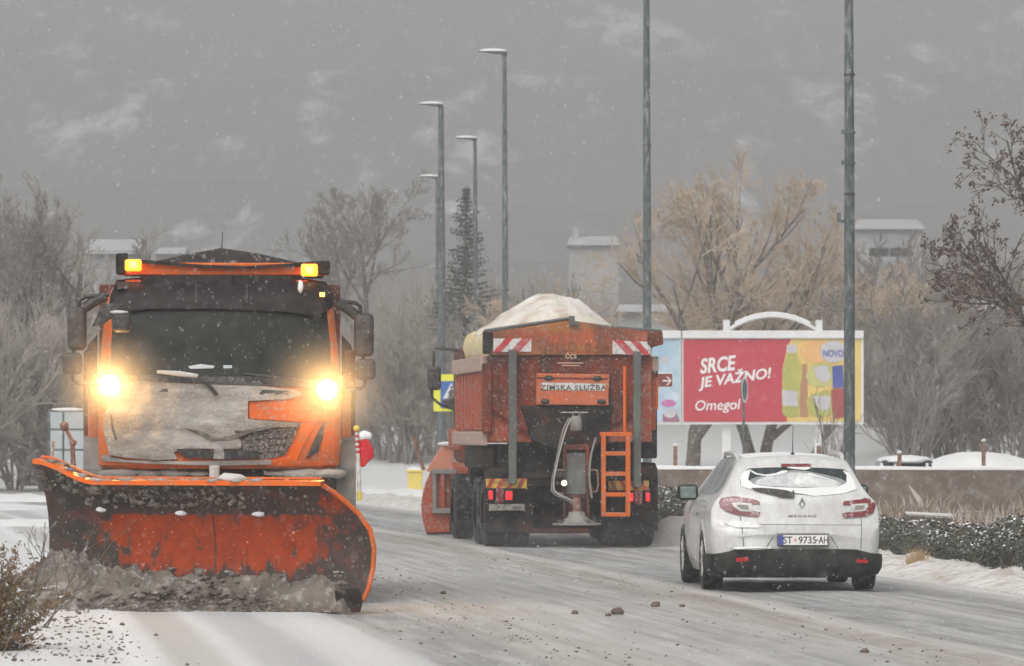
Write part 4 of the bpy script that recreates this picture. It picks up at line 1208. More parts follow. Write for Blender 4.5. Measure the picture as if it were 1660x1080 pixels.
MB().lathe([(.04, -.025), (.03, -.038), (.001, -.044)], (x, -.42, z), 'y', 16).build('lens', M['work_lit'], wl, smooth=50)
# dump body with ribbed side, and its rolled cream cover
body_z0, body_z1 = t2(760, 722, 2)[1], t2(760, 580, 2)[1]
db = bx('dump_body', -1.2, 1.15, .1, 5.5, body_z0 + .05, 2.72, M['orange_side'], bevel=.02)
for i in range(9):
    yy = .35 + i * .6
    bx('side_rib', -1.275, -1.205, yy - .09, yy + .09, body_z0 + .22, body_z1 - .24, M['orange_side'], db, bevel=.02)
    bx('side_rib', 1.155, 1.225, yy - .09, yy + .09, body_z0 + .22, body_z1 - .24, M['orange_side'], db, bevel=.02)
pinkish = mat('snow caught on rail', (.52, .33, .27), .9, .15, 6, layers=[(DS, .4, 9, .15, (1, 1, 1))])
bx('side_rail', -1.30, -1.2, .1, 5.5, body_z0, body_z0 + .2, pinkish, db, bevel=.02)
bx('side_rail', -1.30, -1.2, .1, 5.5, body_z1 - .22, body_z1, pinkish, db, bevel=.02)
bx('side_rail', 1.15, 1.25, .1, 5.5, body_z1 - .22, body_z1, pinkish, db, bevel=.02)
bx('mud_flap_panel', -1.27, -1.1, .25, 3.4, body_z0 - .32, body_z0 - .03, M['chassis'], db, bevel=.02)
bx('corner_pillar', -1.29, -1.15, -.04, .1, 1.62, 2.62, M['orange_dirty'], db, bevel=.02)
ct = MB(); rows = []
for i in range(23):
    yy = .30 + i * .145
    row = []
    for k in range(13):
        a = 2 * math.pi * k / 12
        r_ = (.155 + .03 * noise.noise(Vector((i * .7, k * .9, 2)))) * (1.12 if k in (2, 3, 8, 9) else 1)
        row.append((-1.17 + .75 * r_ * math.cos(a), yy, 2.88 + 1.3 * r_ * math.sin(a)))
    rows.append(row)
ct.grid(rows); ct.face(range(13)); ct.face([22 * 13 + i for i in range(13)])
ct.build('rolled_cover', M['cream'], grit_truck, smooth=60)
q = MB()
q.blob((-1.12, 1.6, 3.05), .16, 3, .3, 2, 1, (.8, 7, .3))
q.build('snow_patch', M['snow'], grit_truck, smooth=180)
# right-hand lockers, exhaust, vent tubes
(xa, za), (xb, zb) = A3(1425, 590), B3(1548, 240)
bx('locker', xa, xb, .3, 2.2, zb, za, M['chassis'], bevel=.03)
for X in (1522, 1543):
    xx, zz = A3(X, 500); q = MB(); q.tube([(xx, .3, zz), (xx, .3, zz - .6)], .02, 8); q.build('vent_tube', M['black'], grit_truck)
    q = MB(); q.tube([(xx, .28, A3(0, 570)[1]), (xx, .28, A3(0, 770)[1])], .022, 8); q.build('orange_strut', M['orange'], grit_truck)
# cab far ahead, with mirrors
bx('cab', -1.12, 1.12, 5.75, 7.6, 1.15, 2.95, M['orange_dirty'], bevel=.12)
for sg in (-1, 1):
    bx('cab_fender', sg * 1.05, sg * 1.22, 5.9, 7.3, 1.35, 1.7, M['orange_side'], bevel=.06)
mp = lambda px, py: (t2(px, py, 6.6)[0], 6.6, t2(px, py, 6.6)[1])
(xa, _, za), (xb, _, zb) = mp(693, 633), mp(714, 594)
bx('mirror', xa, xb, 6.5, 6.7, za, zb, M['mirror_back'], bevel=.04)
q = MB(); q.tube([mp(745, 568), mp(722, 566), mp(707, 564), mp(703, 570), mp(702, 600)], .022, 8); q.build('mirror_arm', M['black'], grit_truck, smooth=60)
q = MB(); q.tube([mp(699, 630), mp(700, 645), mp(712, 655), mp(745, 668)], .022, 8); q.build('mirror_arm', M['black'], grit_truck, smooth=60)
q = MB(); q.prism([mp(714, 650)[::2], mp(740, 642)[::2], mp(740, 672)[::2]], lambda p: (p[0], 6.4, p[1]), lambda p: (p[0], 6.55, p[1])); q.build('lower_mirror', M['mirror_back'], grit_truck, bevel=.02)
bx('mirror', 1.3, 1.5, 6.5, 6.7, za, zb, M['mirror_back'], bevel=.04)
# wheels and mud flaps
for yy, dual in ((.75, 1), (2.1, 1), (6.4, 0)):
    for sg in (-1, 1):
        wheel(grit_truck, sg * 1.06, yy, .5, .32)
        if dual: wheel(grit_truck, sg * .72, yy, .5, .30)
for sg in (-1, 1):
    x0_, x1_ = sorted((sg * .55, sg * 1.24))
    bx('mud_flap', x0_, x1_, .13, .16, .22, .92, M['chassis'])
    q = MB(); pts = [(.12, .95), (.2, 1.12), (.5, 1.2), (2.5, 1.2), (2.85, 1.05), (2.85, .8), (2.78, .8), (2.75, 1.02), (2.48, 1.12), (.5, 1.12), (.26, 1.05), (.18, .9)]
    q.prism(pts, lambda p: (x0_, p[0], p[1]), lambda p: (x1_, p[0], p[1])); q.build('wheel_guard', M['chassis'], grit_truck)
bx('number_lamp_bar', -1.2, 1.2, -.05, .05, .98, 1.06, M['chassis'], bevel=.01)
# blade at the front, poking out on the left
def f2(px, py, y):
    x, z = t2(px, py, y); return Vector((x, y, z))
q = MB()
prof2 = [(.05, .12), (.12, .04), (.4, -.10), (.75, -.12), (1.0, -.02), (1.12, .12)]
fr2 = []
for z_, b_ in prof2:
    fr2.append([(f2(681, 870, 8.9).x + .02 + .24 * ((z_ - .45) / .7) ** 2 + s_ * 3.2, 8.9 + s_ * 1.2 + b_, z_) for s_ in (0, .06, .1, .3, .6, 1)])
q.grid(fr2); bl2 = q.build('plow_blade', M['orange_side'], grit_truck, smooth=40)
bl2.data.materials[0] = M['orange_side']
mod = bl2.modifiers.new('thick', 'SOLIDIFY'); mod.thickness = .05
x0_ = f2(681, 870, 8.8).x
slab('end_plate', [(x0_ + .28, 1.2), (x0_ + .45, 1.2), (x0_ + .45, .06), (x0_ + .09, .05), (x0_ + .04, .18), (x0_ + .01, .32), (x0_, .5), (x0_ + .025, .68), (x0_ + .07, .85), (x0_ + .15, 1.02)], 8.55, 8.62, M['orange_side'], bl2, bevel=.02)
slab('wing_plate', [(x0_ + .07, 1.02), (x0_ + .32, 1.43), (x0_ + .5, 1.44), (x0_ + .5, 1.0)], 8.5, 8.56, mat('pale worn orange', (.62, .24, .15), .6, .1, 4), bl2, bevel=.015)
for z0_, z1_ in ((.98, 1.06), (.36, .44)):
    bx('frame_bar', x0_ + .16, x0_ + .55, 8.44, 8.5, z0_, z1_, M['hose'], bl2, bevel=.008)
bx('frame_bar', x0_ + .17, x0_ + .23, 8.45, 8.5, .441, .979, M['hose'], bl2, bevel=.008)
bx('frame_bar', x0_ + .3, x0_ + .36, 8.45, 8.5, .441, .979, M['orange_side'], bl2, bevel=.008)
q = MB(); q.tube([f2(687, 762, 8.7), f2(680, 745, 8.7), f2(675, 728, 8.7), f2(673, 716, 8.7), f2(669, 709, 8.7)], [.03, .03, .034, .04, .035], 8); q.build('marker_pole', M['rust'], bl2, smooth=60)
q = MB(); q.blob((x0_ + .4, 8.5, 1.45), .12, 2, .3, 2, 4, (1.3, .6, .3)); q.build('snow_cap', M['snow'], bl2, smooth=180)

# the load of grit heaped above the sides
mb = MB(); rows = []
n1, n2 = 90, 70
for i in range(n1 + 1):
    row = []
    for j in range(n2 + 1):
        x = -1.18 + 2.34 * j / n2; y = .02 + 5.4 * i / n1
        rr = math.hypot((x + .17) / 1.3, max(0, abs(y - 1.9) - .3) / 3.1)
        zz = 2.93 + .69 * max(0, math.cos(min(1, rr) * math.pi / 2)) ** 1.5
        zz += (.05 * noise.fractal(Vector((x * 2.2, y * 2.2, 5)), .7, 2, 6)) * (1 if 0 < i < n1 and 0 < j < n2 else 0)
        e = min(1, i / 3)
        row.append((x, y, 2.7 + (zz - 2.7) * (.6 + .4 * e)))
    rows.append(row)
mb.grid(rows)
gl = mb.build('grit_load', M['grit'], smooth=60, fixn=False)
gl.location = (X2, D2, 0); gl.rotation_euler = (0, 0, YAW2)
tag(gl, 'cream heap of road grit rising above the tailboard of the gritting truck', 'grit heap')

# ------------------------------------------------------------------ the white estate car
D3 = 58.7; S3 = F / D3; X3 = (1291 - CX) / S3; YAW3 = R(2.6)
car = thing('estate_car', 'white estate car seen from behind, snow on its rear window and roof', 'car', (X3, D3, 0), YAW3)
def c3(px, py): return ((px - 1283) / S3, EYE - (py - HY) / S3)
def c4(X, Y): return c3(1100 + X * .19880, 720 + Y * .19880)
def c5(X, Y): return c3(1060 + X * .27778, 690 + Y * .27778)
wz_t = [(.14, .80), (.26, .855), (.38, .885), (.55, .90), (.72, .90), (.84, .885), (.92, .855), (.985, .79), (1.05, .735), (1.145, .68), (1.27, .615), (1.36, .565), (1.41, .52), (1.46, .44)]
def half_w(z):
    return float(np.interp(z, [a for a, _ in wz_t], [b for _, b in wz_t]))
# stations: y, bottom z, top z, plan factor, corner radius
st = [(.0, .30, .60, .84, .10), (.012, .24, .685, .90, .08), (.03, .19, .70, .935, .06), (.06, .17, .715, .965, .05), (.085, .165, .80, .972, .05), (.105, .16, .90, .978, .055), (.13, .16, .985, .982, .06), (.18, .155, 1.045, .986, .07), (.25, .155, 1.145, .99, .08), (.33, .15, 1.25, .993, .09), (.41, .15, 1.345, .996, .09), (.46, .15, 1.385, .998, .08), (.52, .15, 1.405, 1, .07), (.8, .15, 1.415, 1, .07), (1.4, .15, 1.425, 1, .07), (2.0, .15, 1.425, 1, .07), (2.5, .15, 1.41, 1, .07), (2.9, .15, 1.30, 1, .09), (3.25, .15, 1.10, .995, .10), (3.45, .15, .985, .99, .10), (3.9, .15, .92, .97, .10), (4.25, .16, .82, .92, .10), (4.45, .18, .70, .85, .10), (4.55, .25, .58, .75, .1)]
mb = MB(); P = []
for y, zb, zt, pf, cr_ in st:
    row = []
    zs_side = [zb + (zt - cr_ - zb) * k / 15 for k in range(16)]
    wb = half_w(zb) * pf
    row.append((0, zb)); row.append((wb * .6, zb)); row.append((wb - .05, zb))
    for z in zs_side:
        zz = z + (.02 if z == zs_side[0] else 0)
        row.append((half_w(zz) * pf, zz))
    w_top = half_w(zt - cr_) * pf
    crown = .03
    for k in range(1, 6):
        a = math.pi / 2 * k / 6
        row.append((w_top - cr_ * 1.4 * (1 - math.cos(a)), zt - cr_ + (cr_ - crown) * math.sin(a)))
    wt2 = row[-1][0]
    for q_ in (.75, .5, .25, 0):
        row.append((wt2 * q_, zt - crown * q_ * q_))
    full = [(-a, y, b_) for a, b_ in row[::-1]] + [(a, y, b_) for a, b_ in row[1:]]
    # plan curve of the tail: ends set forward of the middle
    P.append([(px_, py_ + (.10 * (abs(px_) / .9) ** 2.6 if y < .6 else .10 * (abs(px_) / .9) ** 2.6 * max(0, 1 - (y - .6) / 1.2)), pz_) for px_, py_, pz_ in full])
mb.grid(P)
nn = len(P[0])
mb.face(range(nn)); mb.face([(len(P) - 1) * nn + i for i in range(nn)])
body = mb.build('body', M['car_white'], car, smooth=38)
# wheel arches cut out
cut = MB()
for yy in (.98, 3.68):
    for sg in (-1, 1):
        cut.lathe([(.001, -.16), (.36, -.16), (.36, .16), (.001, .16)], (sg * .86, yy, .33), 'x', 32)
cutter = cut.build('arch_cutter', M['black'])
bm_ = body.modifiers.new('arches', 'BOOLEAN'); bm_.operation = 'DIFFERENCE'; bm_.object = cutter; bm_.solver = 'EXACT'
dg = bpy.context.evaluated_depsgraph_get()
new_me = bpy.data.meshes.new_from_object(body.evaluated_get(dg))
body.modifiers.clear()
old = body.data; body.data = new_me
bpy.data.objects.remove(cutter)
new_me.materials.clear(); new_me.materials.append(M['car_white'])
new_me.polygons.foreach_set('material_index', [0] * len(new_me.polygons))
new_me.polygons.foreach_set('use_smooth', [True] * len(new_me.polygons)); new_me.set_sharp_from_angle(angle=R(38))
bv3 = bvh_of(body)
def cp(name, polys, m, par=car, **kw):
    q = MB()
    for pl in (polys if isinstance(polys[0][0], (tuple, list)) else [polys]):
        panel(q, bv3, pl, **kw)
    return q.build(name, m, par, smooth=40)
c4p = lambda *pp: [c4(*p) for p in pp]
c5p = lambda *pp: [c5(*p) for p in pp]
rw = cp('rear_window', c4p((505, 235), (560, 200), (700, 193), (950, 190), (1180, 196), (1340, 208), (1400, 245), (1425, 330), (1435, 372), (1320, 405), (1080, 425), (960, 412), (760, 395), (560, 370), (480, 345), (482, 300)), M['car_glass'], off=.004, step=.05)
frost = mat('thin snow on glass', (.55, .57, .56), .9, .12, 3, bump=.4, bscale=20, layers=[((.36, .39, .39), .42, 3.0, .2, (1, 1, 2)), (SN, .36, 5, .1, (1, 1, 1))])
q = MB(); panel(q, bv3, c4p((556, 318), (566, 290), (620, 268), (700, 250), (800, 238), (900, 214), (1010, 216), (1100, 236), (1200, 256), (1310, 284), (1362, 318), (1310, 348), (900, 356), (620, 340)), off=.006, depth=.006, step=.04, rough=.003); q.build('thin_frost', mat('grey frost on glass', (.20, .215, .21), .8, .25, 3, layers=[((.36, .38, .375), .45, 4, .2, (1, 1, 1))]), rw, smooth=60)
q = MB(); panel(q, bv3, c4p((600, 312), (630, 290), (700, 262), (800, 248), (900, 232), (1010, 236), (1100, 258), (1200, 280), (1270, 302), (1310, 326), (1280, 343), (1150, 352), (900, 352), (720, 345), (620, 335)), off=.008, depth=.006, step=.035, rough=.006); q.build('thin_snow', frost, rw, smooth=60)
q = MB(); panel(q, bv3, c4p((482, 345), (490, 250), (520, 225), (575, 205), (560, 240), (545, 290), (580, 325), (640, 340), (760, 352), (980, 358), (1180, 352), (1290, 345), (1350, 320), (1360, 260), (1330, 215), (1395, 240), (1425, 325), (1435, 370), (1320, 405), (1080, 425), (960, 405), (760, 392), (560, 368)), off=.006, depth=.008, step=.03, rough=.010, seed=3); q.build('snow_cover', M['snow'], rw, smooth=60)
q = MB(); panel(q, bv3, c4p((575, 212), (620, 240), (690, 250), (770, 240), (820, 220), (870, 215), (866, 232), (800, 250), (700, 264), (610, 250), (575, 228)), off=.012, depth=.01, step=.03, rough=.012); panel(q, bv3, c4p((1035, 236), (1060, 238), (1260, 298), (1255, 306), (1180, 285), (1040, 250)), off=.012, depth=.01, step=.03, rough=.012); panel(q, bv3, c4p((868, 188), (1058, 190), (1060, 202), (1020, 212), (940, 206), (880, 198)), off=.02, depth=.02, step=.03, rough=.014)
q.build('snow_ridge', M['snow'], rw, smooth=60)
cp('brake_light', c4p((825, 162), (1072, 162), (1070, 188), (822, 188)), M['red_lens'], off=.014, depth=.02, step=.04)
q = MB(); panel(q, bv3, c4p((570, 358), (640, 358), (760, 365), (850, 378), (898, 392), (903, 376), (912, 380), (914, 428), (880, 434), (800, 428), (700, 402), (600, 376)), off=.035, depth=.02, step=.03); q.build('rear_wiper', M['black'], car, smooth=40)
for outer, inner in (([(298, 480), (318, 443), (425, 425), (600, 455), (632, 475), (622, 492), (560, 488), (575, 545), (632, 556), (616, 594), (560, 592), (440, 577), (350, 548), (308, 515)], [(398, 480), (470, 478), (562, 486), (578, 546), (560, 552), (470, 548), (418, 512)]),
                     ([(1318, 468), (1480, 450), (1490, 440), (1570, 455), (1586, 500), (1565, 562), (1500, 592), (1322, 606), (1300, 567), (1365, 555), (1385, 498), (1312, 497)], [(1383, 492), (1510, 484), (1525, 505), (1498, 546), (1363, 558)])):
    tl = cp('tail_light', c4p(*outer), M['red_lens'], off=.016, depth=.02, step=.03)
    cp('clear_lens', c4p(*inner), M['clear_lens'], tl, off=.022, depth=.012, step=.03)
    cx0 = sum(p[0] for p in inner) / len(inner); cy0 = sum(p[1] for p in inner) / len(inner)
    cp('reversing_lamp', c4p(*[(cx0 + (a - cx0) * .55, cy0 + (b_ - cy0) * .55) for a, b_ in inner]), M['hose'], tl, off=.027, depth=.008, step=.03)
# panel seams, and the shaded creases of the plate recess as dark strips
q = MB()
for seg in ([(466, 590), (474, 590), (498, 855), (491, 855)], [(1459, 605), (1466, 605), (1456, 855), (1450, 855)], [(600, 654), (1462, 659), (1462, 664), (600, 659)], [(748, 728), (754, 728), (676, 856), (668, 856)], [(1190, 732), (1196, 732), (1274, 860), (1266, 860)], [(754, 726), (1194, 728), (1194, 733), (754, 731)]):
    panel(q, bv3, c4p(*seg), off=.0025, depth=.003, step=.05)
q.build('gap_or_crease', mat('gap and crease tone', (.16, .16, .16), .8, .1), body)
half = [(.905, .58), (.905, .42), (.902, .30), (.885, .19), (.85, .115), (.78, .065), (.62, .022), (.42, -.004), (.2, -.016)]
plan = [(-a, b_) for a, b_ in half] + [(0, -.02)] + [(a, b_) for a, b_ in reversed(half)]
rows = []
for v_, out in ((0, .0), (.04, .018), (.3, .022), (.6, .016), (.85, -.02), (1.0, -.12)):
    row = []
    for a, b_ in plan:
        top_ = .445 - .055 * sst(.55, .88, abs(a))
        n_ = Vector((a * .9, -1.0 + min(1, b_ * 2.6), 0)).normalized()
        row.append((a + n_.x * out, b_ + n_.y * out, top_ + (.145 - top_) * v_))
    rows.append(row)
lbm = MB(); lbm.grid(rows); lbm.face(range(len(plan))); lbo = lbm.build('lower_bumper', M['car_black'], car, smooth=50)
bv3b = bvh_of(lbo)
q = MB(); q.blob((-.46, .0, .452), .16, 3, .3, 2, 2, (1.4, .35, .12)); q.build('bumper_snow', M['snow'], car, smooth=180)
cp('bumper_snow', c4p((330, 640), (480, 628), (600, 650), (640, 665), (600, 682), (420, 680)), M['snow'], off=.004, depth=.008, step=.04, rough=.014)
for pl in ([(448, 772), (524, 768), (520, 792), (450, 796)], [(1150, 780), (1228, 784), (1222, 804), (1156, 801)]):
    q = MB(); panel(q, bv3b, c5p(*pl), off=.006, depth=.012, step=.04); q.build('reflector', mat('red reflector', (.42, .012, .02), .3, .1, 8), car)
x0_, z0_ = c4(764, 832); x1_, z1_ = c4(1182, 736)
pl_y = min(v.co.y for v in body.data.vertices) - .016
npl = MB().box(x0_, x1_, pl_y, pl_y + .03, z0_, z1_).build('number_plate', M['dark_print'], car, bevel=.004)
MB().box(x0_ + .008, x1_ - .008, pl_y - .0025, pl_y + .002, z0_ + .012, z1_ - .008).build('plate_face', M['white_print'], npl)
MB().box(x0_ + .009, x0_ + .062, pl_y - .005, pl_y + .0, z0_ + .013, z1_ - .009).build('plate_band', M['blue_print'], npl)
q = MB()
zc = (z0_ + z1_) / 2 + .002
def ptxt(s, cx0, w, h=.074, m=0): add_text(q, s, h, lambda a, b_: (cx0 + a, pl_y - .0045, zc + b_), width=w, bold=.012, mi=m)
cx_of = lambda X: c4(X, 0)[0]
ptxt('ST', cx_of(848), .095); ptxt('9735', cx_of(1010), .185); ptxt('-', cx_of(1091), .02, .012); ptxt('AH', cx_of(1140), .10)
q.build('plate_lettering', M['dark_print'], npl)
q = MB(); shx = cx_of(910)
for i in range(3):
    for j in range(4):
        if (i + j) % 2 == 0: q.box(shx - .012 + i * .008, shx - .004 + i * .008, pl_y - .0052, pl_y - .003, zc - .016 + j * .008, zc - .008 + j * .008)
q.build('plate_shield', M['red'], npl)
# diamond badge and name
dx, dz = c4(975, 488); hit = bv3.ray_cast(Vector((dx, -3, dz)), Vector((0, 1, 0)))[0]
yb_ = hit.y - .012
grey_badge = mat('dull chrome badge', (.36, .36, .36), .35, .1, 9, metal=.6)
q = MB(); w_, h_ = .036, .068
o4 = [(0, h_), (w_, 0), (0, -h_), (-w_, 0)]; i4 = [(a * .52, b_ * .62) for a, b_ in o4]
for k in range(4):
    a, b_ = o4[k], o4[(k + 1) % 4]; c_, d_ = i4[(k + 1) % 4], i4[k]
    q.prism([a, b_, c_, d_], lambda p: (dx + p[0], yb_, dz + p[1]), lambda p: (dx + p[0], yb_ + .03, dz + p[1]))
q.build('badge', grey_badge, car, bevel=.003)
dx, dz = c4(975, 588); hit = bv3.ray_cast(Vector((dx, -3, dz)), Vector((0, 1, 0)))[0]
q = MB(); add_text(q, 'MEGANE', .027, lambda a, b_: (dx + a, hit.y - .007, dz + b_), width=.29, bold=.02, space=1.2); q.build('model_lettering', mat('badge lettering', (.25, .25, .25), .5, .1, 9), car)
# side glass, mirrors, rails, aerial, wheels
for sgn, ax in ((-1, '-x'), (1, 'x')):
    for nm, pl in (('side_window', [(.62, 1.02), (.55, 1.12), (.66, 1.28), (.85, 1.36), (1.15, 1.37), (1.15, 1.0)]), ('side_window', [(1.21, 1.0), (1.21, 1.37), (1.95, 1.375), (1.95, .985)]), ('side_window', [(2.03, .985), (2.03, 1.37), (2.45, 1.35), (2.85, 1.15), (3.05, 1.0)])):
        q = MB(); panel(q, bv3, pl, off=.004, depth=.01, step=.08, axis=ax); q.build(nm, M['side_glass'], car, smooth=40)
    q = MB(); panel(q, bv3, [(.98 + .40 * math.cos(a), .33 + .40 * math.sin(a)) for a in [math.pi * k / 10 for k in range(11)]] + [(.98 - .355, .33)] + [(.98 + .355 * math.cos(math.pi - math.pi * k / 10), .33 + .355 * math.sin(math.pi * k / 10)) for k in range(1, 11)], off=.006, depth=.01, step=.06, axis=ax); q.build('arch_lip', M['car_white'], car, smooth=40)
    mx_ = sgn * .92
    mzc = 1.0
    q = MB(); q.box(mx_ - .11, mx_ + .11, 2.62, 2.80, mzc - .085, mzc + .085); mo = q.build('door_mirror', M['car_black'], car, bevel=.05, bevseg=3, smooth=40)
    q = MB(); q.box(mx_ - .085, mx_ + .085, 2.612, 2.622, mzc - .06, mzc + .06); q.build('mirror_glass', mat('door mirror glass', (.22, .27, .25), .08, .1, 3, metal=.6), mo, bevel=.004)
    q = MB(); q.box(min(sgn * .84, mx_), max(sgn * .84, mx_), 2.66, 2.74, mzc - .075, mzc - .035); q.build('mirror_foot', M['car_black'], mo, bevel=.01)
    q = MB(); q.tube([(sgn * .545, .60, 1.345), (sgn * .55, .74, 1.395), (sgn * .553, .95, 1.418), (sgn * .555, 1.5, 1.428), (sgn * .553, 2.1, 1.42), (sgn * .545, 2.4, 1.37)], [.012, .024, .026, .026, .024, .014], 10); q.build('roof_rail', M['car_white'], car, smooth=60)
    q = MB(); panel(q, bv3, [(1.15, .93), (2.0, .93), (2.0, .915), (1.15, .915)], off=.003, depth=.004, step=.1, axis=ax); panel(q, bv3, [(1.38, .8), (1.62, .8), (1.62, .77), (1.38, .77)], off=.02, depth=.02, step=.1, axis=ax); q.build('door_trim', M['hose'], car)
    for yy in (.98, 3.68):
        wt = MB().lathe([(.19, -.1), (.30, -.105), (.318, -.09), (.322, -.05), (.322, .05), (.318, .09), (.30, .105), (.19, .1)], (sgn * .80, yy, .322), 'x', 32).build('wheel', M['tyre'], car, smooth=40)
        q = MB(); q.lathe([(.001, sgn * .07), (.05, sgn * .085), (.19, sgn * .07), (.205, sgn * .098)], (sgn * .80, yy, .322), 'x', 32)
        for k in range(7):
            q.box(-.02, .02, -.012, .012, .04, .19, mtx=Matrix.Translation((sgn * .885, yy, .322)) @ Matrix.Rotation(k * 2 * math.pi / 7, 4, 'X'))
        q.build('rim', M['snow_grey'], wt, smooth=40)
ax_, az_ = c3(1285, 741)
q = MB(); q.tube([(.02, .62, 1.425), (.022, .60, 1.72)], [.006, .003], 6); q.build('aerial', M['black'], car)
q = MB(); q.blob((.02, .62, 1.427), .022, 2, 0, 1, 0, (1, 1, .6)); q.build('aerial_base', M['black'], car, smooth=180)
rs = MB(); rows = []
for i in range(24):
    yy = .62 + i * .085
    rows.append([(x_, yy, (bv3.ray_cast(Vector((x_, yy, 3)), Vector((0, 0, -1)))[0] or Vector((0, 0, 1.4))).z + (.010 + .008 * noise.noise(Vector((x_ * 4, yy * 4, 1)))) * (1 if abs(x_) < .46 and 0 < i < 23 else -.4)) for x_ in [-.5 + k * .1 for k in range(11)]])
rs.grid(rows); rs.build('roof_snow', M['snow'], car, smooth=180)
q = MB(); q.box(-.72, .72, .5, 4.2, .16, .28); q.build('underbody', M['black'], car)
# ------------------------------------------------------------------ street lamps
def street_lamp(px, d, label, height=12.0, reach=.75, base_r=.10):
    x = (px - CX) * d / F
    z0 = land_z(x, d)
    o = thing('street_lamp', label, 'street lamp', (x, d, z0), 0, 'street lamps along the road')
    h = height - z0
    MB().tube([(0, 0, 0), (0, 0, h * .5), (-.02, 0, h - .3)], [base_r, base_r * .86, base_r * .62], 12).build('pole', M['pole'], o, smooth=60)
    q = MB(); q.tube([(-.02, 0, h - .35), (-.025, 0, h - .08), (-.12, 0, h)], [base_r * .7, base_r * .66, .05], 10); q.build('pole_cap', M['pole'], o, smooth=60)
    # flat lantern head reaching over the road
    q = MB(); rows = []
    for i in range(9):
        t = i / 8; w_ = .17 * math.sin(math.pi * (.12 + .80 * t)) ** .7; xx = .05 - reach * 1.02 * t
        zc = h - .03 + .06 * t; th = .07 * (1 - .75 * t) + .012
        rows.append([(xx, w_ * math.cos(a), zc + th * math.sin(a) * (1.0 if math.sin(a) > 0 else .6)) for a in [2 * math.pi * k / 14 for k in range(15)]])
    q.grid(rows); q.face(range(15)); q.face([8 * 15 + i for i in range(15)])
    hd = q.build('lantern', M['pole'], o, smooth=60)
    q = MB(); rows = []
    for i in range(9):
        t = i / 8; w_ = .16 * math.sin(math.pi * (.12 + .80 * t)) ** .7; xx = .03 - reach * .98 * t
        zc = h - .03 + .06 * t + .07 * (1 - .75 * t)
        rows.append([(xx, w_ * math.cos(a), zc + .075 * math.sin(a) * math.sin(math.pi * (.08 + .88 * t)) ** .5 - .01) for a in [math.pi * k / 8 for k in range(9)]])
    q.grid(rows); q.build('snow_cap', M['snow'], hd, smooth=180)
    for zz in (h * .46, h * .62):
        q = MB(); q.tube([(0, 0, zz - .015), (0, 0, zz + .015)], base_r * .95, 12); q.build('pole_band', M['black'], o)
    return o, x, z0
LAMPS = [(1377, 92, 'nearest lamp post, its grey pole rising behind the white car', 12, .095), (1049, 115, 'tall grey lamp post rising just behind the gritting truck roof', 12, .095), (819, 155, 'lamp post with the highest visible lantern, above the grit heap', 12.0, .095),
         (771, 200, 'lamp post standing beside the spruce tree', 12.0, .10), (716, 180, 'lamp post with the yellow crossing sign, left of the spruce', 12.0, .14), (709.5, 231, 'lamp post half hidden behind the thicker pole left of the spruce', 12.0, .10), (712, 357, 'farthest faint lamp post, only its snowy head showing low between trees', 12.0, .12)]
HTS = {819: (85, 155), 771: (225, 200), 716: (170, 180), 709.5: (287, 231), 712: (433, 357)}
lamp_objs = {}
for px, d, lab, hh, br in LAMPS:
    if px in HTS:
        py, dd = HTS[px]; hh = EYE - (py - HY) * dd / F
    lamp_objs[px] = street_lamp(px, d, lab, hh, .75, br)
# brackets and bands on the two near poles
for px, d, ys2 in ((1377, 92, ((358, 1), (265, 0), (215, 0))), (1049, 115, ((425, 1),))):
    o, x, z0 = lamp_objs[px]
    for py, big in ys2:
        zz = EYE - (py - HY) * d / F - z0
        q = MB(); q.tube([(0, 0, zz - .02), (0, 0, zz + .02)], .097, 12); 
        if big:
            q.box(-.19, -.09, -.03, .03, zz - .03, zz + .01); q.box(-.20, -.14, -.03, .03, zz, zz + .13)
        else:
            q.box(-.13, -.09, -.02, .02, zz - .02, zz + .05)
        q.build('bracket', M['pole'], o)
# ------------------------------------------------------------------ signs
p = W(716, 640, 177.5)
sg_ = thing('crossing_sign', 'yellow bordered blue pedestrian crossing sign half hidden behind the truck', 'sign', (0, 0, 0))
sx_ = lambda px: (px - CX) * 177.5 / F
szz = lambda py: EYE - (py - HY) * 177.5 / F
MB().box(sx_(703), sx_(760), 177.45, 177.5, szz(667), szz(607)).build('yellow_board', M['yellow_sign'], sg_, bevel=.01)
MB().box(sx_(714), sx_(749), 177.435, 177.46, szz(661), szz(618)).build('blue_board', M['blue_sign'], sg_)
q = MB(); q.prism([(sx_(718), szz(646)), (sx_(731.5), szz(621)), (sx_(745), szz(646))], lambda p: (p[0], 177.425, p[1]), lambda p: (p[0], 177.44, p[1])); q.build('white_triangle', M['white_print'], sg_)
q = MB()
F3 = lambda a, b_: (sx_(a), 177.418, szz(b_))
q.tube([F3(732, 632), F3(731, 638), F3(728, 645)], .045, 6); q.tube([F3(731, 638), F3(735, 645)], .04, 6); q.tube([F3(732, 632), F3(727, 638)], .03, 6); q.tube([F3(732, 632), F3(736, 637)], .03, 6)
q.blob(F3(732.5, 628), .05, 1, 0); q.build('walking_figure', M['dark_print'], sg_)
MB().tube([(sx_(731), 177.6, -.05), (sx_(731), 177.6, szz(607))], .04, 8).build('sign_post', M['pole'], sg_)
q = MB(); q.prism([(sx_(716), szz(662)), (sx_(737), szz(646)), (sx_(737), szz(662))], lambda p: (p[0], 177.42, p[1]), lambda p: (p[0], 177.44, p[1])); q.build('dark_corner', M['dark_print'], sg_)
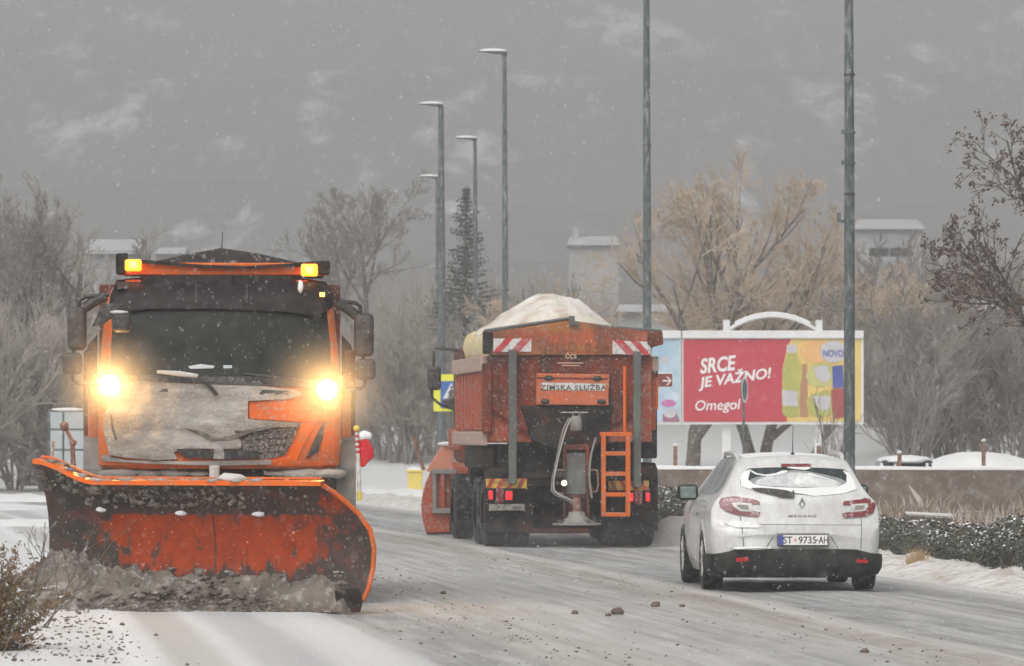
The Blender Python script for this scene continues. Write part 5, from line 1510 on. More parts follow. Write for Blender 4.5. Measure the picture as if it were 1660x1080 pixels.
# small finger sign
bs = thing('direction_sign', 'small dark red direction sign with white arrow pointing right', 'sign', (0, 0, 0))
dS = 110.0
ax_ = lambda px: (px - CX) * dS / F
az_ = lambda py: EYE - (py - HY) * dS / F
MB().box(ax_(1032), ax_(1091), dS, dS + .03, az_(628), az_(604.5)).build('sign_rim', M['white_print'], bs)
MB().box(ax_(1033), ax_(1090), dS - .008, dS + .01, az_(627), az_(606)).build('sign_face', M['brown_sign'], bs)
q = MB()
for pts in ([(1074, 618.7), (1086, 618.7), (1086, 616.5), (1074, 616.5)], [(1086.5, 617.6), (1080, 624.5), (1082.6, 624.5), (1088.6, 617.6), (1082.6, 610.7), (1080, 610.7)]):
    q.prism(pts, lambda p: (ax_(p[0]), dS - .014, az_(p[1])), lambda p: (ax_(p[0]), dS - .006, az_(p[1])))
q.build('arrow', M['white_print'], bs)
MB().tube([(ax_(1047), dS + .06, -.05), (ax_(1047), dS + .06, az_(600))], .035, 8).build('sign_post', M['pole'], bs)
# a round sign turned edge-on in front of the billboard
rs_ = thing('round_sign', 'round traffic sign on a thin post, turned almost edge-on before the red poster', 'sign', W(1207, 760, 128))
rs_.location.z = -.05
zz = EYE - (632 - HY) * 128 / F + .05
q = MB(); q.lathe([(.001, 0), (.30, 0), (.30, .02), (.001, .02)], (0, 0, 0), 'y', 28)
ro = q.build('sign_disc', M['pole'], rs_); ro.location = (0, 0, zz); ro.rotation_euler = (0, 0, R(74))
q = MB(); q.lathe([(.24, -.004), (.30, -.004), (.30, -.001), (.24, -.001)], (0, 0, 0), 'y', 28); r2 = q.build('sign_rim', M['white_print'], rs_); r2.location = (0, 0, zz); r2.rotation_euler = (0, 0, R(74))
MB().tube([(-.02, .03, 0), (-.02, .03, zz + .3)], .028, 8).build('sign_post', M['pole'], rs_)

# ------------------------------------------------------------------ billboard
DB = 159.0
bxp = lambda px: (px - CX) * DB / F
bzp = lambda py: EYE - (py - HY) * DB / F
def board(x0, x1, label, name='billboard'):
    o = thing(name, label, 'billboard', (0, 0, 0))
    MB().box(bxp(x0), bxp(x1), DB + .02, DB + .22, bzp(688), bzp(549)).build('backing', M['white_paint'], o)
    MB().box(bxp(x0) , bxp(x1), DB - .08, DB + .24, bzp(549) + .003, bzp(536)).build('header_board', M['white_paint'], o, bevel=.02)
    return o
b1 = board(1106, 1400, 'red and yellow billboard reading SRCE JE VAŽNO, arch on its top edge')
def bprint(name, pts, m, par, y=0.0):
    q = MB(); q.prism(pts, lambda p: (bxp(p[0]), DB - y, bzp(p[1])), lambda p: (bxp(p[0]), DB - y + .016, bzp(p[1])))
    return q.build(name, m, par)
rp = bprint('red_poster', [(1108, 550), (1283, 550), (1276, 562), (1268, 600), (1268, 640), (1276, 684), (1108, 684)], M['red'], b1, .002)
yp = bprint('yellow_poster', [(1269, 550), (1396, 550), (1396, 684), (1265, 684)], M['poster_yellow'], b1, -.004)
def el(cx, cy, rx, ry, n=20, a0=0): return [(cx + rx * math.cos(2 * math.pi * k / n), cy + ry * math.sin(2 * math.pi * k / n)) for k in range(n)]
bprint('orange_glow', el(1322, 570, 26, 18), M['poster_orange'], yp, .012)
# oil bottles printed on it
def bottle(cx, top, bot, w, m):
    pts = [(cx - w * .3, top), (cx + w * .3, top), (cx + w * .34, top + 12), (cx + w * .8, top + 26), (cx + w, top + 42), (cx + w * .9, top + 62), (cx + w, bot - 30), (cx + w, bot - 6), (cx + w * .8, bot), (cx - w * .8, bot), (cx - w, bot - 6), (cx - w, bot - 30), (cx - w * .9, top + 62), (cx - w, top + 42), (cx - w * .8, top + 26), (cx - w * .34, top + 12)]
    b_ = bprint('printed_bottle', pts, m, yp, .018)
    return b_
bprint('printed_bottle', [(1277, 572), (1291, 572), (1294, 582), (1300, 592), (1300, 612), (1297, 628), (1297, 668), (1292, 675), (1274, 676), (1268, 670), (1267, 634), (1270, 622), (1268, 604), (1272, 588)], M['oil'], yp, .018)
bprint('bottle_cap', [(1275, 559), (1291, 559), (1292, 572), (1275, 572)], M['label_print'], yp, .020)
bprint('bottle_label', [(1268, 632), (1293, 635), (1293, 660), (1268, 657)], M['label_print'], yp, .024)
bprint('bottle_shadow', [(1297, 592), (1308, 590), (1310, 676), (1297, 676)], mat('printed red brown', (.42, .20, .10), .6, .1, 2), yp, .014)
bprint('printed_tub', [(1306, 608), (1312, 594), (1330, 588), (1350, 592), (1354, 612), (1348, 624), (1325, 628), (1310, 620)], M['oil_pale'], yp, .018)
bprint('tub_label', [(1318, 596), (1340, 592), (1348, 612), (1334, 622), (1324, 612)], M['label_print'], yp, .024)
bprint('printed_tub', [(1306, 650), (1314, 640), (1340, 632), (1352, 640), (1352, 672), (1330, 678), (1312, 672)], M['oil'], yp, .019)
bprint('tub_label', [(1316, 642), (1346, 642), (1346, 660), (1336, 668), (1324, 658)], M['label_print'], yp, .025)
bprint('white_disc', el(1351, 570, 22, 18), M['label_print'], yp, .022)
q = MB(); add_text(q, 'NOVO!', .20, lambda a, b_: (bxp(1352) + a, DB - .03, bzp(573) + b_), width=.60, bold=.02); q.build('poster_lettering', M['blue_print'], yp)
bprint('printed_blue_bottle', [(1349, 594), (1366, 592), (1368, 628), (1350, 630)], M['blue_print'], yp, .026)
bprint('printed_red_bottle', [(1347, 632), (1369, 630), (1370, 676), (1350, 680)], mat('printed dark red', (.36, .05, .05), .6, .15, 3), yp, .026)
q = MB()
def bt(s, cx, cy, h, w, rot, bold=.03, shear=.25): add_text(q, s, h * DB / F, lambda a, b_: (bxp(cx) + a, DB - .012, bzp(cy) + b_), width=w * DB / F, bold=bold, shear=shear, rot=rot)
for ar in (('SRCE', 1164, 591, 25, 60, R(6)), ('JE VAŽNO!', 1191, 613, 27, 121, R(8)), ('Omegol', 1164, 659, 22, 74, R(2), .012, .2)):
    q = MB(); bt(*ar); q.build('poster_lettering', M['white_print'], rp)
q = MB()
arc = [(1183 + (1322 - 1183) * t, 534 - 22 * math.sin(math.pi * t) ** .8) for t in [k / 16 for k in range(17)]]
q.tube([(bxp(a), DB + .1, bzp(b_)) for a, b_ in arc], .05, 8); q.build('arch', M['white_paint'], b1, smooth=60)
q = MB(); q.tube([(bxp(a), DB + .1, bzp(b_) + .07) for a, b_ in arc[1:-1]], .045, 8); q.build('snow_cap', M['snow'], b1, smooth=60)
for a in (1178, 1328):
    MB().box(bxp(a - 5.5), bxp(a + 5.5), DB + .03, DB + .23, bzp(536) - .002, bzp(519)).build('arch_post', M['white_paint'], b1, bevel=.01)
    MB().box(bxp(a - 7), bxp(a + 7), DB + .23, DB + .45, -.1, bzp(560)).build('post', M['white_paint'], b1, bevel=.01)
b2 = board(812, 1104, 'pale blue billboard mostly hidden behind the gritting truck')
bprint('blue_poster', [(814, 550), (1102, 550), (1102, 684), (814, 684)], M['poster_blue'], b2, .002)
bprint('snowflake_print', el(1078, 585, 8, 8, 6), M['label_print'], b2, .006)
bprint('pink_shape', el(1084, 654, 12, 6), M['pink_print'], b2, .006)
bprint('white_shape', el(1086, 670, 10, 8), M['label_print'], b2, .008)
bprint('maroon_shape', [(1074, 672), (1095, 664), (1102, 684), (1074, 684)], mat('printed plum', (.30, .12, .18), .6, .2, 2), b2, .005)
for a in (886, 1036):
    MB().box(bxp(a - 7), bxp(a + 7), DB + .23, DB + .45, -.1, bzp(560)).build('post', M['white_paint'], b2, bevel=.01)

# ------------------------------------------------------------------ other bits
gb = thing('grit_bin', 'yellow grit bin with a cap of snow far down the road', 'bin', W(673, 800, 148))
gb.location.z = -.06
MB().prism([(-.17, 0), (.17, 0), (.2, .62), (-.2, .62)], lambda p: (p[0], -.18, p[1]), lambda p: (p[0], .2, p[1])).build('bin_body', M['yellow'], gb, bevel=.02)
MB().box(-.23, .23, -.21, .23, .622, .68).build('bin_lid', M['yellow'], gb, bevel=.02)
MB().blob((0, 0, .69), .24, 2, .15, 2, 3, (1, .9, .3)).build('snow_cap', M['snow'], gb, smooth=180)
dP = 118.0
pn = thing('notice_panel', 'pale grey framed panel standing behind the plough, far left', 'panel', (0, 0, 0))
qx = lambda px: (px - CX) * dP / F
qz = lambda py: EYE - (py - HY) * dP / F
for (a, b_) in ((81, 101), (104, 138)):
    for (c_, d_) in ((695, 668), (728, 698), (768, 731)):
        MB().box(qx(a), qx(b_), dP, dP + .02, qz(c_), qz(d_)).build('pane', M['panel'], pn)
q = MB()
for px in (80, 102.5, 139):
    q.tube([(qx(px), dP + .01, -.06), (qx(px), dP + .01, qz(664))], .025, 6)
for py in (666, 696, 729, 770):
    q.tube([(qx(80), dP + .01, qz(py)), (qx(139), dP + .01, qz(py))], .02, 6)
q.build('frame', M['pole'], pn)
q = MB(); q.blob(((qx(80) + qx(139)) / 2, dP, qz(664)), .36, 2, .1, 2, 1, (1, .15, .1)); q.build('snow_cap', M['snow'], pn, smooth=180)

# parked cars buried in snow behind the wall
def parked(name, label, px0, px1, d, zg, ztop, glassy):
    o = thing(name, label, 'car', ((px0 + px1) / 2 * d / F - CX * d / F, d, zg), R(0))
    hw = (px1 - px0) / 2 * d / F
    q = MB(); q.prism([(-hw * 1.1, .25), (hw * 1.1, .25), (hw * 1.1, .75), (hw, .9), (-hw, .9), (-hw * 1.1, .75)], lambda p: (p[0], 0, p[1]), lambda p: (p[0], 3.8, p[1])); q.build('body', M['car_black'], o, bevel=.06)
    q = MB(); q.add([(-hw, .3, .9), (hw, .3, .9), (hw, 3.0, .9), (-hw, 3.0, .9), (-hw * .72, .75, ztop), (hw * .72, .75, ztop), (hw * .72, 2.3, ztop), (-hw * .72, 2.3, ztop)], [(0, 1, 5, 4), (1, 2, 6, 5), (2, 3, 7, 6), (3, 0, 4, 7), (4, 5, 6, 7)])
    q.build('cabin', M['car_glass'], o, bevel=.04)
    for yy in (.7, 3.1):
        for sx2 in (-1, 1):
            MB().lathe([(.001, -.1), (.3, -.1), (.3, .1), (.001, .1)], (sx2 * hw * .95, yy, .3), 'x', 16).build('wheel', M['tyre'], o)
    q = MB(); q.blob((0, 1.5, ztop + .0), 1.0, 3, .12, 2, px0, (hw * .80, 1.1, .10)); q.build('roof_snow', M['snow'], o, smooth=180)
    if glassy:
        q = MB()
        for a, b_ in ((-.75, -.62), (-.35, -.5), (.55, .66), (.72, .86)):
            q.tube([(hw * a, .62, ztop - .06), (hw * b_, .36, .92)], .03, 6)
        q.blob((-hw * .35, .48, 1.0), .22, 2, .3, 2, 4, (1.2, .3, .5)); q.build('snow_streaks', M['snow'], o, smooth=180)
    return o
parked('parked_car', 'parked car behind the wall, dark windows streaked with snow', 1418, 1532, 109, -.42, 1.50, True)
o = parked('parked_car', 'parked car behind the wall wholly buried under smooth white snow', 1505, 1690, 111, -.42, 1.45, False)
q = MB(); q.blob((0, 1.2, 1.18), 1.0, 4, .10, 1.3, 5, (1.22, 1.6, .46)); q.build('snow_blanket', M['snow'], o, smooth=180)

# ------------------------------------------------------------------ houses in the haze
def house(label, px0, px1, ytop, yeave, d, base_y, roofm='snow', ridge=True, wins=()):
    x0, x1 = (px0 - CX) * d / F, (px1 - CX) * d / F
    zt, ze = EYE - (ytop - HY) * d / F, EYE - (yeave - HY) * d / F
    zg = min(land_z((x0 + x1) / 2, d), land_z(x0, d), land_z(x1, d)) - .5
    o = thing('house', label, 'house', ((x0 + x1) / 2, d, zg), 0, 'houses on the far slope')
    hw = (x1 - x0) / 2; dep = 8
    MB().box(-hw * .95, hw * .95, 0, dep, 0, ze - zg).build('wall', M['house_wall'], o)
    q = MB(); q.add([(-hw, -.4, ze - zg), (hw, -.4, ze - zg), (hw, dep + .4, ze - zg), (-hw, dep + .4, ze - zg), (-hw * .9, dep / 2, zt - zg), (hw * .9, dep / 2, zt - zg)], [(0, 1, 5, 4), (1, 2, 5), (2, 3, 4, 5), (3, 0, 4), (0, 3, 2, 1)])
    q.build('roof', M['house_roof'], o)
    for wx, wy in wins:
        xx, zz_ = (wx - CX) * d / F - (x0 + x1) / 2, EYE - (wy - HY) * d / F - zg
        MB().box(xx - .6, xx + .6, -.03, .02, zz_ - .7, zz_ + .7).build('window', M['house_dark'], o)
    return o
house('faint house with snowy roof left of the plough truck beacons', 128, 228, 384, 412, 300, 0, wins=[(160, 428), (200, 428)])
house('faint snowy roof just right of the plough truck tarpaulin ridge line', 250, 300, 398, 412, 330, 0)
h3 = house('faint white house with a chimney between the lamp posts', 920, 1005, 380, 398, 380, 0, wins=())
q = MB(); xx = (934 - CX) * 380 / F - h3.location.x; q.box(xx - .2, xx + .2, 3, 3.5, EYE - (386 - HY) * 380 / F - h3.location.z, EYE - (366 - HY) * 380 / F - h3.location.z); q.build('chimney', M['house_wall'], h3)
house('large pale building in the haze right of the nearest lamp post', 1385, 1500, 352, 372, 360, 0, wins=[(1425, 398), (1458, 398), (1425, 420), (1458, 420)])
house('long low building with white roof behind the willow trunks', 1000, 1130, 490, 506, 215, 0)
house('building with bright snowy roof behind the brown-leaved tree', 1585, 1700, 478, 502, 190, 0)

# overhead wire with its faint sag
q = MB()
pts = [W(480 + i * (700 - 480) / 12, 462 - 33 * (i / 12) ** 1.3, 230) for i in range(13)]
q.tube(pts, .012, 5); w_ = q.build('overhead_wire', M['black']); tag(w_, 'thin dark overhead wire crossing the bare trees right of the plough', 'wire')
q = MB()
a_, b_ = W(940, 470, 130), W(1600, 492, 130)
q.tube([a_.lerp(b_, i / 16) + Vector((0, 0, -.25 * math.sin(math.pi * i / 16))) for i in range(17)], .008, 5); w_ = q.build('overhead_wire', M['hose']); tag(w_, 'thin pale overhead wire running above the red billboard', 'wire')
# ------------------------------------------------------------------ trees and bushes
def thin(mb, a, b, ra, rb):
    """a three-sided twig"""
    d = b - a
    if d.length < 1e-5: return
    s = d.cross(Vector((.31, .77, .55)));
    if s.length < 1e-6: s = d.orthogonal()
    s.normalize(); t = s.cross(d).normalized()
    k = len(mb.v)
    for p, r in ((a, ra), (b, rb)):
        mb.v.append(tuple(p + s * r)); mb.v.append(tuple(p - s * r * .5 + t * r * .87)); mb.v.append(tuple(p - s * r * .5 - t * r * .87))
    for j in range(3):
        j2 = (j + 1) % 3
        mb.f.append((k + j, k + j2, k + 3 + j2, k + 3 + j)); mb.m.append(0)
def tree_mesh(seed, height, r0, levels=5, first=.28, ang=(25, 50), kids=(4, 7), ratio=.62, up=.15, wob=.085, stems=1, twig_r=.007, lean=(0, 0), tips=None, tiplen=.5, limb_len=None):
    rn = random.Random(seed)
    wood, tw = MB(), MB()
    ends = []
    def br(p, d, ln, r, lv):
        n = 5 if lv < 3 else 3
        pts, rs = [p.copy()], [r]
        for i in range(n):
            d = (d + Vector((rn.gauss(0, wob), rn.gauss(0, wob), rn.gauss(0, wob) + up * (0.4 if lv else .2)))).normalized()
            p = p + d * (ln / n)
            pts.append(p.copy()); rs.append(r * (1 - .62 * (i + 1) / n))
        if lv <= 2 and r > .02:
            wood.tube(pts, rs, 7 if r > .05 else 5, cap=False)
        else:
            for a, b, ra, rb in zip(pts, pts[1:], rs, rs[1:]):
                thin(tw, a, b, max(ra, twig_r), max(rb, twig_r * .7))
        if lv >= levels:
            ends.append(pts[-1]); return
        nk = rn.randint(*kids) if lv else rn.randint(kids[0] + 1, kids[1] + 2)
        for k in range(nk):
            f = (first if lv == 0 else .18) + (1 - (first if lv == 0 else .18)) * (k + rn.random() * .9) / nk
            f = min(.99, f)
            q = f * n; i = min(n - 1, int(q)); pp = pts[i].lerp(pts[i + 1], q - i); rr = rs[i] + (rs[i + 1] - rs[i]) * (q - i)
            dd = (pts[i + 1] - pts[i]).normalized()
            a = R(rn.uniform(*ang)); az = rn.uniform(0, 6.283)
            s = dd.orthogonal().normalized(); s.rotate(Matrix.Rotation(az, 3, dd))
            nd = (dd * math.cos(a) + s * math.sin(a)).normalized()
            l2 = ln * ratio * rn.uniform(.7, 1.15) * (1.15 - .45 * f)
            if lv == 0 and limb_len: l2 = limb_len * rn.uniform(.75, 1.2) * (1.15 - .5 * f)
            br(pp, nd, l2, max(twig_r, rr * .68), lv + 1)
    for s_ in range(stems):
        a = rn.uniform(0, 6.28); sp = .0 if stems == 1 else .28
        d0 = Vector((math.cos(a) * sp + lean[0], math.sin(a) * sp + lean[1], 1)).normalized()
        br(Vector((math.cos(a) * sp * .5, math.sin(a) * sp * .5, 0)), d0, height * (1 if stems == 1 else rn.uniform(.75, 1)), r0, 0)
    return wood, tw, ends
PROTO = {}
def make_tree(name, label, cat, loc, key, bark, twig, group=None, rz=0.0, scale=1.0, **kw):
    o = thing(name, label, cat, loc, rz, group)
    if key not in PROTO:
        wood, tw, ends = tree_mesh(**kw)
        a = wood.build('trunk', M[bark], o, smooth=60, fixn=False)
        b = tw.build('crown', M[twig], o, fixn=False)
        PROTO[key] = (a.data, b.data, ends)
    else:
        for nm, me in (('trunk', PROTO[key][0]), ('crown', PROTO[key][1])):
            c = bpy.data.objects.new(nm, me); COL.objects.link(c); c.parent = o
    o.scale = (scale,) * 3 if not isinstance(scale, tuple) else scale
    return o
def at(px, d): 
    x = (px - CX) * d / F
    return (x, d, land_z(x, d))
# far left bare tree and the two behind the plough
make_tree('bare_tree', 'big bare tree with a dense grey crown at the far left edge', 'tree', at(45, 165), 'bigbare', 'bark', 'twig', 'bare winter trees', seed=3, height=7.0, r0=.16, levels=5, first=.12, kids=(4, 5), ratio=.62, up=.24, limb_len=4.2, twig_r=.0105, stems=3)
make_tree('bare_tree', 'bare tree with forked crown right behind the plough truck', 'tree', at(600, 235), 'fork', 'bark', 'twig', 'bare winter trees', seed=12, height=6.4, r0=.16, levels=5, first=.3, kids=(4, 5), ratio=.62, up=.2, limb_len=3.6, twig_r=.013, ang=(25, 55))
make_tree('bare_tree', 'smaller bare tree just above the right amber beacon', 'tree', at(528, 250), 'fork2', 'bark', 'twig', 'bare winter trees', seed=23, height=5.6, r0=.14, levels=5, first=.3, kids=(4, 5), ratio=.62, up=.18, limb_len=3.2, twig_r=.013)
make_tree('bare_tree', 'slim upright bare tree above the grit heap', 'tree', at(900, 185), 'slim', 'bark_tan', 'twig', 'bare winter trees', seed=31, height=6.2, r0=.13, levels=4, first=.35, kids=(3, 5), ratio=.5, up=.42, limb_len=2.6, twig_r=.009, ang=(15, 35), stems=2)
# willows
make_tree('willow_tree', 'tall tan willow left of the nearer lamp poles, above the red billboard', 'tree', at(1122, 175), 'willow', 'bark_tan', 'twig_tan', 'tan willows behind the billboard', seed=42, height=6.6, r0=.24, levels=5, first=.14, kids=(4, 7), ratio=.60, up=.20, limb_len=4.2, twig_r=.0085, ang=(22, 52))
make_tree('willow_tree', 'broad tan willow right behind the red billboard arch', 'tree', at(1228, 178), 'willow2', 'bark_tan', 'twig_tan', 'tan willows behind the billboard', seed=47, height=6.0, r0=.2, levels=5, first=.12, kids=(4, 6), ratio=.60, up=.2, limb_len=4.0, twig_r=.0085, ang=(22, 52), stems=2)
make_tree('willow_tree', 'low leaning willow branches between grit heap and lamp pole', 'tree', at(1010, 172), 'willow3', 'bark_tan', 'twig_tan', 'tan willows behind the billboard', seed=53, height=4.6, r0=.13, levels=5, first=.1, kids=(4, 6), ratio=.62, up=.12, limb_len=3.6, twig_r=.008, lean=(-.5, 0))
make_tree('willow_tree', 'lower tan willow at the right end of the billboard', 'tree', at(1318, 186), 'willow3', 'bark_tan', 'twig_tan', 'tan willows behind the billboard', rz=2.4, scale=1.05)
# sapling in front of the billboard
make_tree('sapling', 'thin leafless sapling crossing the yellow end of the billboard', 'tree', at(1366, 104), 'sapling', 'bark', 'twig', seed=61, height=2.3, r0=.022, levels=2, first=.25, kids=(3, 4), ratio=.5, up=.3, limb_len=.9, twig_r=.006, stems=4, ang=(12, 32))
# spruce
sx0 = at(755, 210)
sp = thing('spruce_tree', 'dark pointed spruce tree between the far lamp posts', 'tree', sx0)
zt = EYE - (305 - HY) * 210 / F - sx0[2]
MB().tube([(0, 0, 0), (0, 0, zt)], [.16, .01], 8).build('trunk', M['bark'], sp)
q = MB(); rn = random.Random(8)
for i in range(52):
    f = .08 + .91 * i / 51
    z = zt * f; L_ = (1 - f) ** .8 * 2.1 + .10
    for k in range(7):
        a = rn.uniform(0, 6.28); ln = L_ * rn.uniform(.55, 1.12)
        d = Vector((math.cos(a), math.sin(a), -.22 + .35 * f))
        p0 = Vector((0, 0, z)); 
        n = max(3, int(ln / .13))
        for s_ in range(n):
            t = (s_ + .5) / n; p = p0 + d * ln * t + Vector((0, 0, .14 * ln * t * t))
            for e in range(5):
                v = Vector((rn.gauss(0, 1), rn.gauss(0, 1), rn.gauss(-.5, .7))).normalized() * rn.uniform(.10, .22) * (1.1 - .4 * t)
                w2 = v.cross(Vector((rn.random(), rn.random(), rn.random()))).normalized() * .028
                q.add([p - w2, p + w2, p + v], [(0, 1, 2)])
q.build('crown', M['needle'], sp, fixn=False)
# big tree with brown seed clusters at the right edge
mt = make_tree('seed_tree', 'near tree with clusters of brown seeds spreading in at the right edge', 'tree', (W(1745, 760, 94).x, 94, -.1), 'seedtree', 'bark', 'bark', seed=72, height=5.8, r0=.13, levels=4, first=.48, kids=(4, 6), ratio=.60, up=.13, limb_len=2.7, twig_r=.0075, ang=(28, 60))
q = MB(); rn = random.Random(4)
for e in PROTO['seedtree'][2]:
    if rn.random() < .55:
        for k in range(rn.randint(5, 13)):
            c = e + Vector((rn.gauss(0, .032), rn.gauss(0, .032), rn.gauss(-.02, .032)))
            v = Vector((rn.gauss(0, 1), rn.gauss(0, 1), rn.gauss(-.4, 1))).normalized() * rn.uniform(.03, .06)
            w2 = v.orthogonal().normalized() * .018
            q.add([c - w2, c + v * .5 - w2 * 1.3, c + v, c + v * .5 + w2 * 1.3, c + w2], [(0, 1, 2, 3, 4)])
q.build('seed_clusters', M['dead_leaf'], mt, fixn=False)
# grey thickets: separate bare bushes
thk = [dict(seed=81, height=3.6, r0=.05, levels=4, first=.05, kids=(4, 5), ratio=.62, up=.24, limb_len=2.3, twig_r=.012, stems=7, ang=(18, 45)),
       dict(seed=83, height=3.0, r0=.045, levels=4, first=.05, kids=(4, 5), ratio=.62, up=.2, limb_len=2.1, twig_r=.012, stems=7, ang=(20, 50)),
       dict(seed=85, height=4.6, r0=.06, levels=4, first=.08, kids=(4, 5), ratio=.6, up=.26, limb_len=2.5, twig_r=.012, stems=5, ang=(18, 42))]
BUSH = [(-25, 152, 0, 1.3), (25, 158, 1, 1.4), (75, 154, 0, 1.1), (125, 162, 2, 1.0), (110, 153, 1, 1.15), (175, 168, 0, 1.1), (60, 185, 2, 1.35), (10, 190, 2, 1.5), (-20, 176, 2, 1.4), (150, 190, 0, 1.4), (225, 180, 1, 1.3),
        (560, 156, 1, 1.3), (600, 160, 0, 1.2), (640, 154, 1, 1.35), (675, 158, 0, 1.2), (700, 165, 2, 1.0), (735, 170, 0, 1.15), (620, 175, 2, 1.05), (660, 185, 2, 1.1), (690, 205, 2, 1.2), (580, 200, 2, 1.15), (770, 180, 1, 1.3), (745, 220, 0, 1.7), (545, 180, 0, 1.3), (800, 200, 2, 1.1), (840, 205, 0, 1.4), (870, 215, 2, 1.1),
        (1468, 118, 2, .85), (1480, 124, 0, 1.0), (1500, 120, 2, 1.05), (1530, 126, 1, 1.3), (1565, 122, 0, 1.1), (1600, 128, 2, .95), (1640, 122, 0, 1.1), (1675, 127, 1, 1.25), (1470, 140, 2, 1.05), (1520, 145, 2, 1.1), (1580, 143, 2, 1.0), (1640, 148, 0, 1.35), (1455, 172, 2, 1.1), (1545, 160, 0, 1.3)]
wordsN = ['first', 'second', 'third', 'fourth', 'fifth', 'sixth', 'seventh', 'eighth', 'ninth', 'tenth', 'eleventh', 'twelfth', 'thirteenth', 'fourteenth', 'fifteenth', 'sixteenth', 'seventeenth', 'eighteenth', 'nineteenth', 'twentieth', 'twenty-first', 'twenty-second', 'twenty-third', 'twenty-fourth', 'twenty-fifth', 'twenty-sixth', 'twenty-seventh', 'twenty-eighth', 'twenty-ninth', 'thirtieth', 'thirty-first', 'thirty-second', 'thirty-third', 'thirty-fourth', 'thirty-fifth', 'thirty-sixth', 'thirty-seventh', 'thirty-eighth', 'thirty-ninth', 'fortieth', 'forty-first', 'forty-second', 'forty-third', 'forty-fourth', 'forty-fifth', 'forty-sixth', 'forty-seventh', 'forty-eighth', 'forty-ninth', 'fiftieth']
zone = {0: ('thicket left of the plough', []), 1: ('thicket between plough and gritting truck', []), 2: ('thicket behind the snowed-in cars', [])}
for b_ in BUSH:
    zone[0 if b_[0] < 300 else 1 if b_[0] < 1000 else 2][1].append(b_)
for zn, lst in zone.values():
    for i, (px, d, k, sc) in enumerate(sorted(lst)):
        if px > 1000: d += 48; sc *= 1.22
        if 300 < px < 1000 and d < 184: sc *= 186 / d; d = 184 + (px % 11)
        sc *= .60 if 300 < px < 1000 else .78 if px > 1000 else .85
        make_tree('bare_bush', 'grey leafless bush, %s from the left in the %s' % (wordsN[i], zn), 'bush', at(px, d), ('thkr%d' if px > 1000 else 'thk%d') % k, 'twig', 'twig' if px > 1000 else 'thicket', 'grey bare bushes of the ' + zn, rz=px * .37, scale=sc, **thk[k])
# thinner woods far behind, one mass
q = MB(); rn = random.Random(19)
for i in range(9000):
    d = rn.uniform(255, 400); px = rn.uniform(-150, 1810)
    x = (px - CX) * d / F; z = land_z(x, d)
    h = rn.uniform(1.5, 4.6) * (1 + .45 * noise.noise(Vector((x * .06, d * .03, 2))))
    a = Vector((x, d, z - .2)); 
    b_ = a + Vector((rn.gauss(0, .5), rn.gauss(0, .5), h * .55)); c_ = b_ + Vector((rn.gauss(0, .5), rn.gauss(0, .5), h * .45))
    thin(q, a, b_, .035, .025); thin(q, b_, c_, .025, .01)
    for k in range(4):
        s_ = a.lerp(c_, rn.uniform(.3, .9)); thin(q, s_, s_ + Vector((rn.gauss(0, .7), rn.gauss(0, .5), rn.uniform(.3, 1.3))), .016, .008)
wd_ = q.build('far_woods', M['thicket'], fixn=False); tag(wd_, 'hazy grey leafless woods across the foot of the hill', 'woods', kind='stuff')

# ------------------------------------------------------------------ clipped hedge along the right kerb: separate bushes
def hedge_mesh(seed):
    rn = random.Random(seed)
    leaves, snow, core = MB(), MB(), MB()
    core.blob((0, 0, .40), .34, 3, .35, 2.4, seed, (1.0, 1.0, 1.12))
    for i in range(2600):
        v = Vector((rn.gauss(0, 1), rn.gauss(0, 1), rn.gauss(0, 1))).normalized()
        lump = 1 + .2 * noise.fractal(v * 2.6 + Vector((seed, 0, 0)), .8, 2, 3)
        rr = lump * (.86 + .2 * rn.random())
        p = Vector((v.x * .46 * rr, v.y * .46 * rr, .40 + v.z * .42 * rr))
        if p.z < 0: continue
        n = (v + Vector((rn.gauss(0, .6), rn.gauss(0, .6), rn.gauss(0, .6)))).normalized()
        s = n.orthogonal().normalized() * rn.uniform(.012, .024); t = n.cross(s).normalized() * rn.uniform(.016, .03)
        tgt = snow if (n.z > .45 and v.z > .25 and rn.random() < .30) else leaves
        tgt.add([p - t, p + s, p + t, p - s], [(0, 1, 2, 3)])
    return leaves, snow, core
HM = []
for s_ in range(3):
    l_, s2, c_ = hedge_mesh(s_ * 3.3 + 1)
    HM.append((l_, s2, c_))
HME = None
nb_ = 0
d = 56.5
first_meshes = {}
while d < 95:
    k = nb_ % 3
    u_ = 4.75 + .10 * math.sin(nb_ * 2.3)
    x = line_x(d) + u_
    gap = abs((x * F / d + CX) - 1472) < 14
    if not gap:
        o = thing('hedge_bush', 'snow-dusted dark clipped bush, %s along the kerb hedge counted from the right picture edge' % wordsN[min(nb_, 49)], 'bush', (x, d, -.06), nb_ * 1.9, 'clipped hedge bushes along the right kerb')
        if k not in first_meshes:
            l_, s2, c_ = HM[k]
            first_meshes[k] = [('foliage', l_.build('foliage', M['hedge'], o, fixn=False).data), ('snow_dusting', tag(s2.build('snow_dusting', M['snow'], o, fixn=False), kind='stuff').data), ('inner_branches', c_.build('inner_branches', M['hedge'], o, smooth=180).data)]
        else:
            for nm, me in first_meshes[k]:
                c = bpy.data.objects.new(nm, me); COL.objects.link(c); c.parent = o
                if nm == 'snow_dusting': c['kind'] = 'stuff'
        s_ = (.84 + .26 * abs(math.sin(nb_ * 4.1))); o.scale = (s_ * .98, s_ * .98, s_ * (.86 if d < 65.5 else .66 if d < 78 else .86))
        nb_ += 1
    d += .79
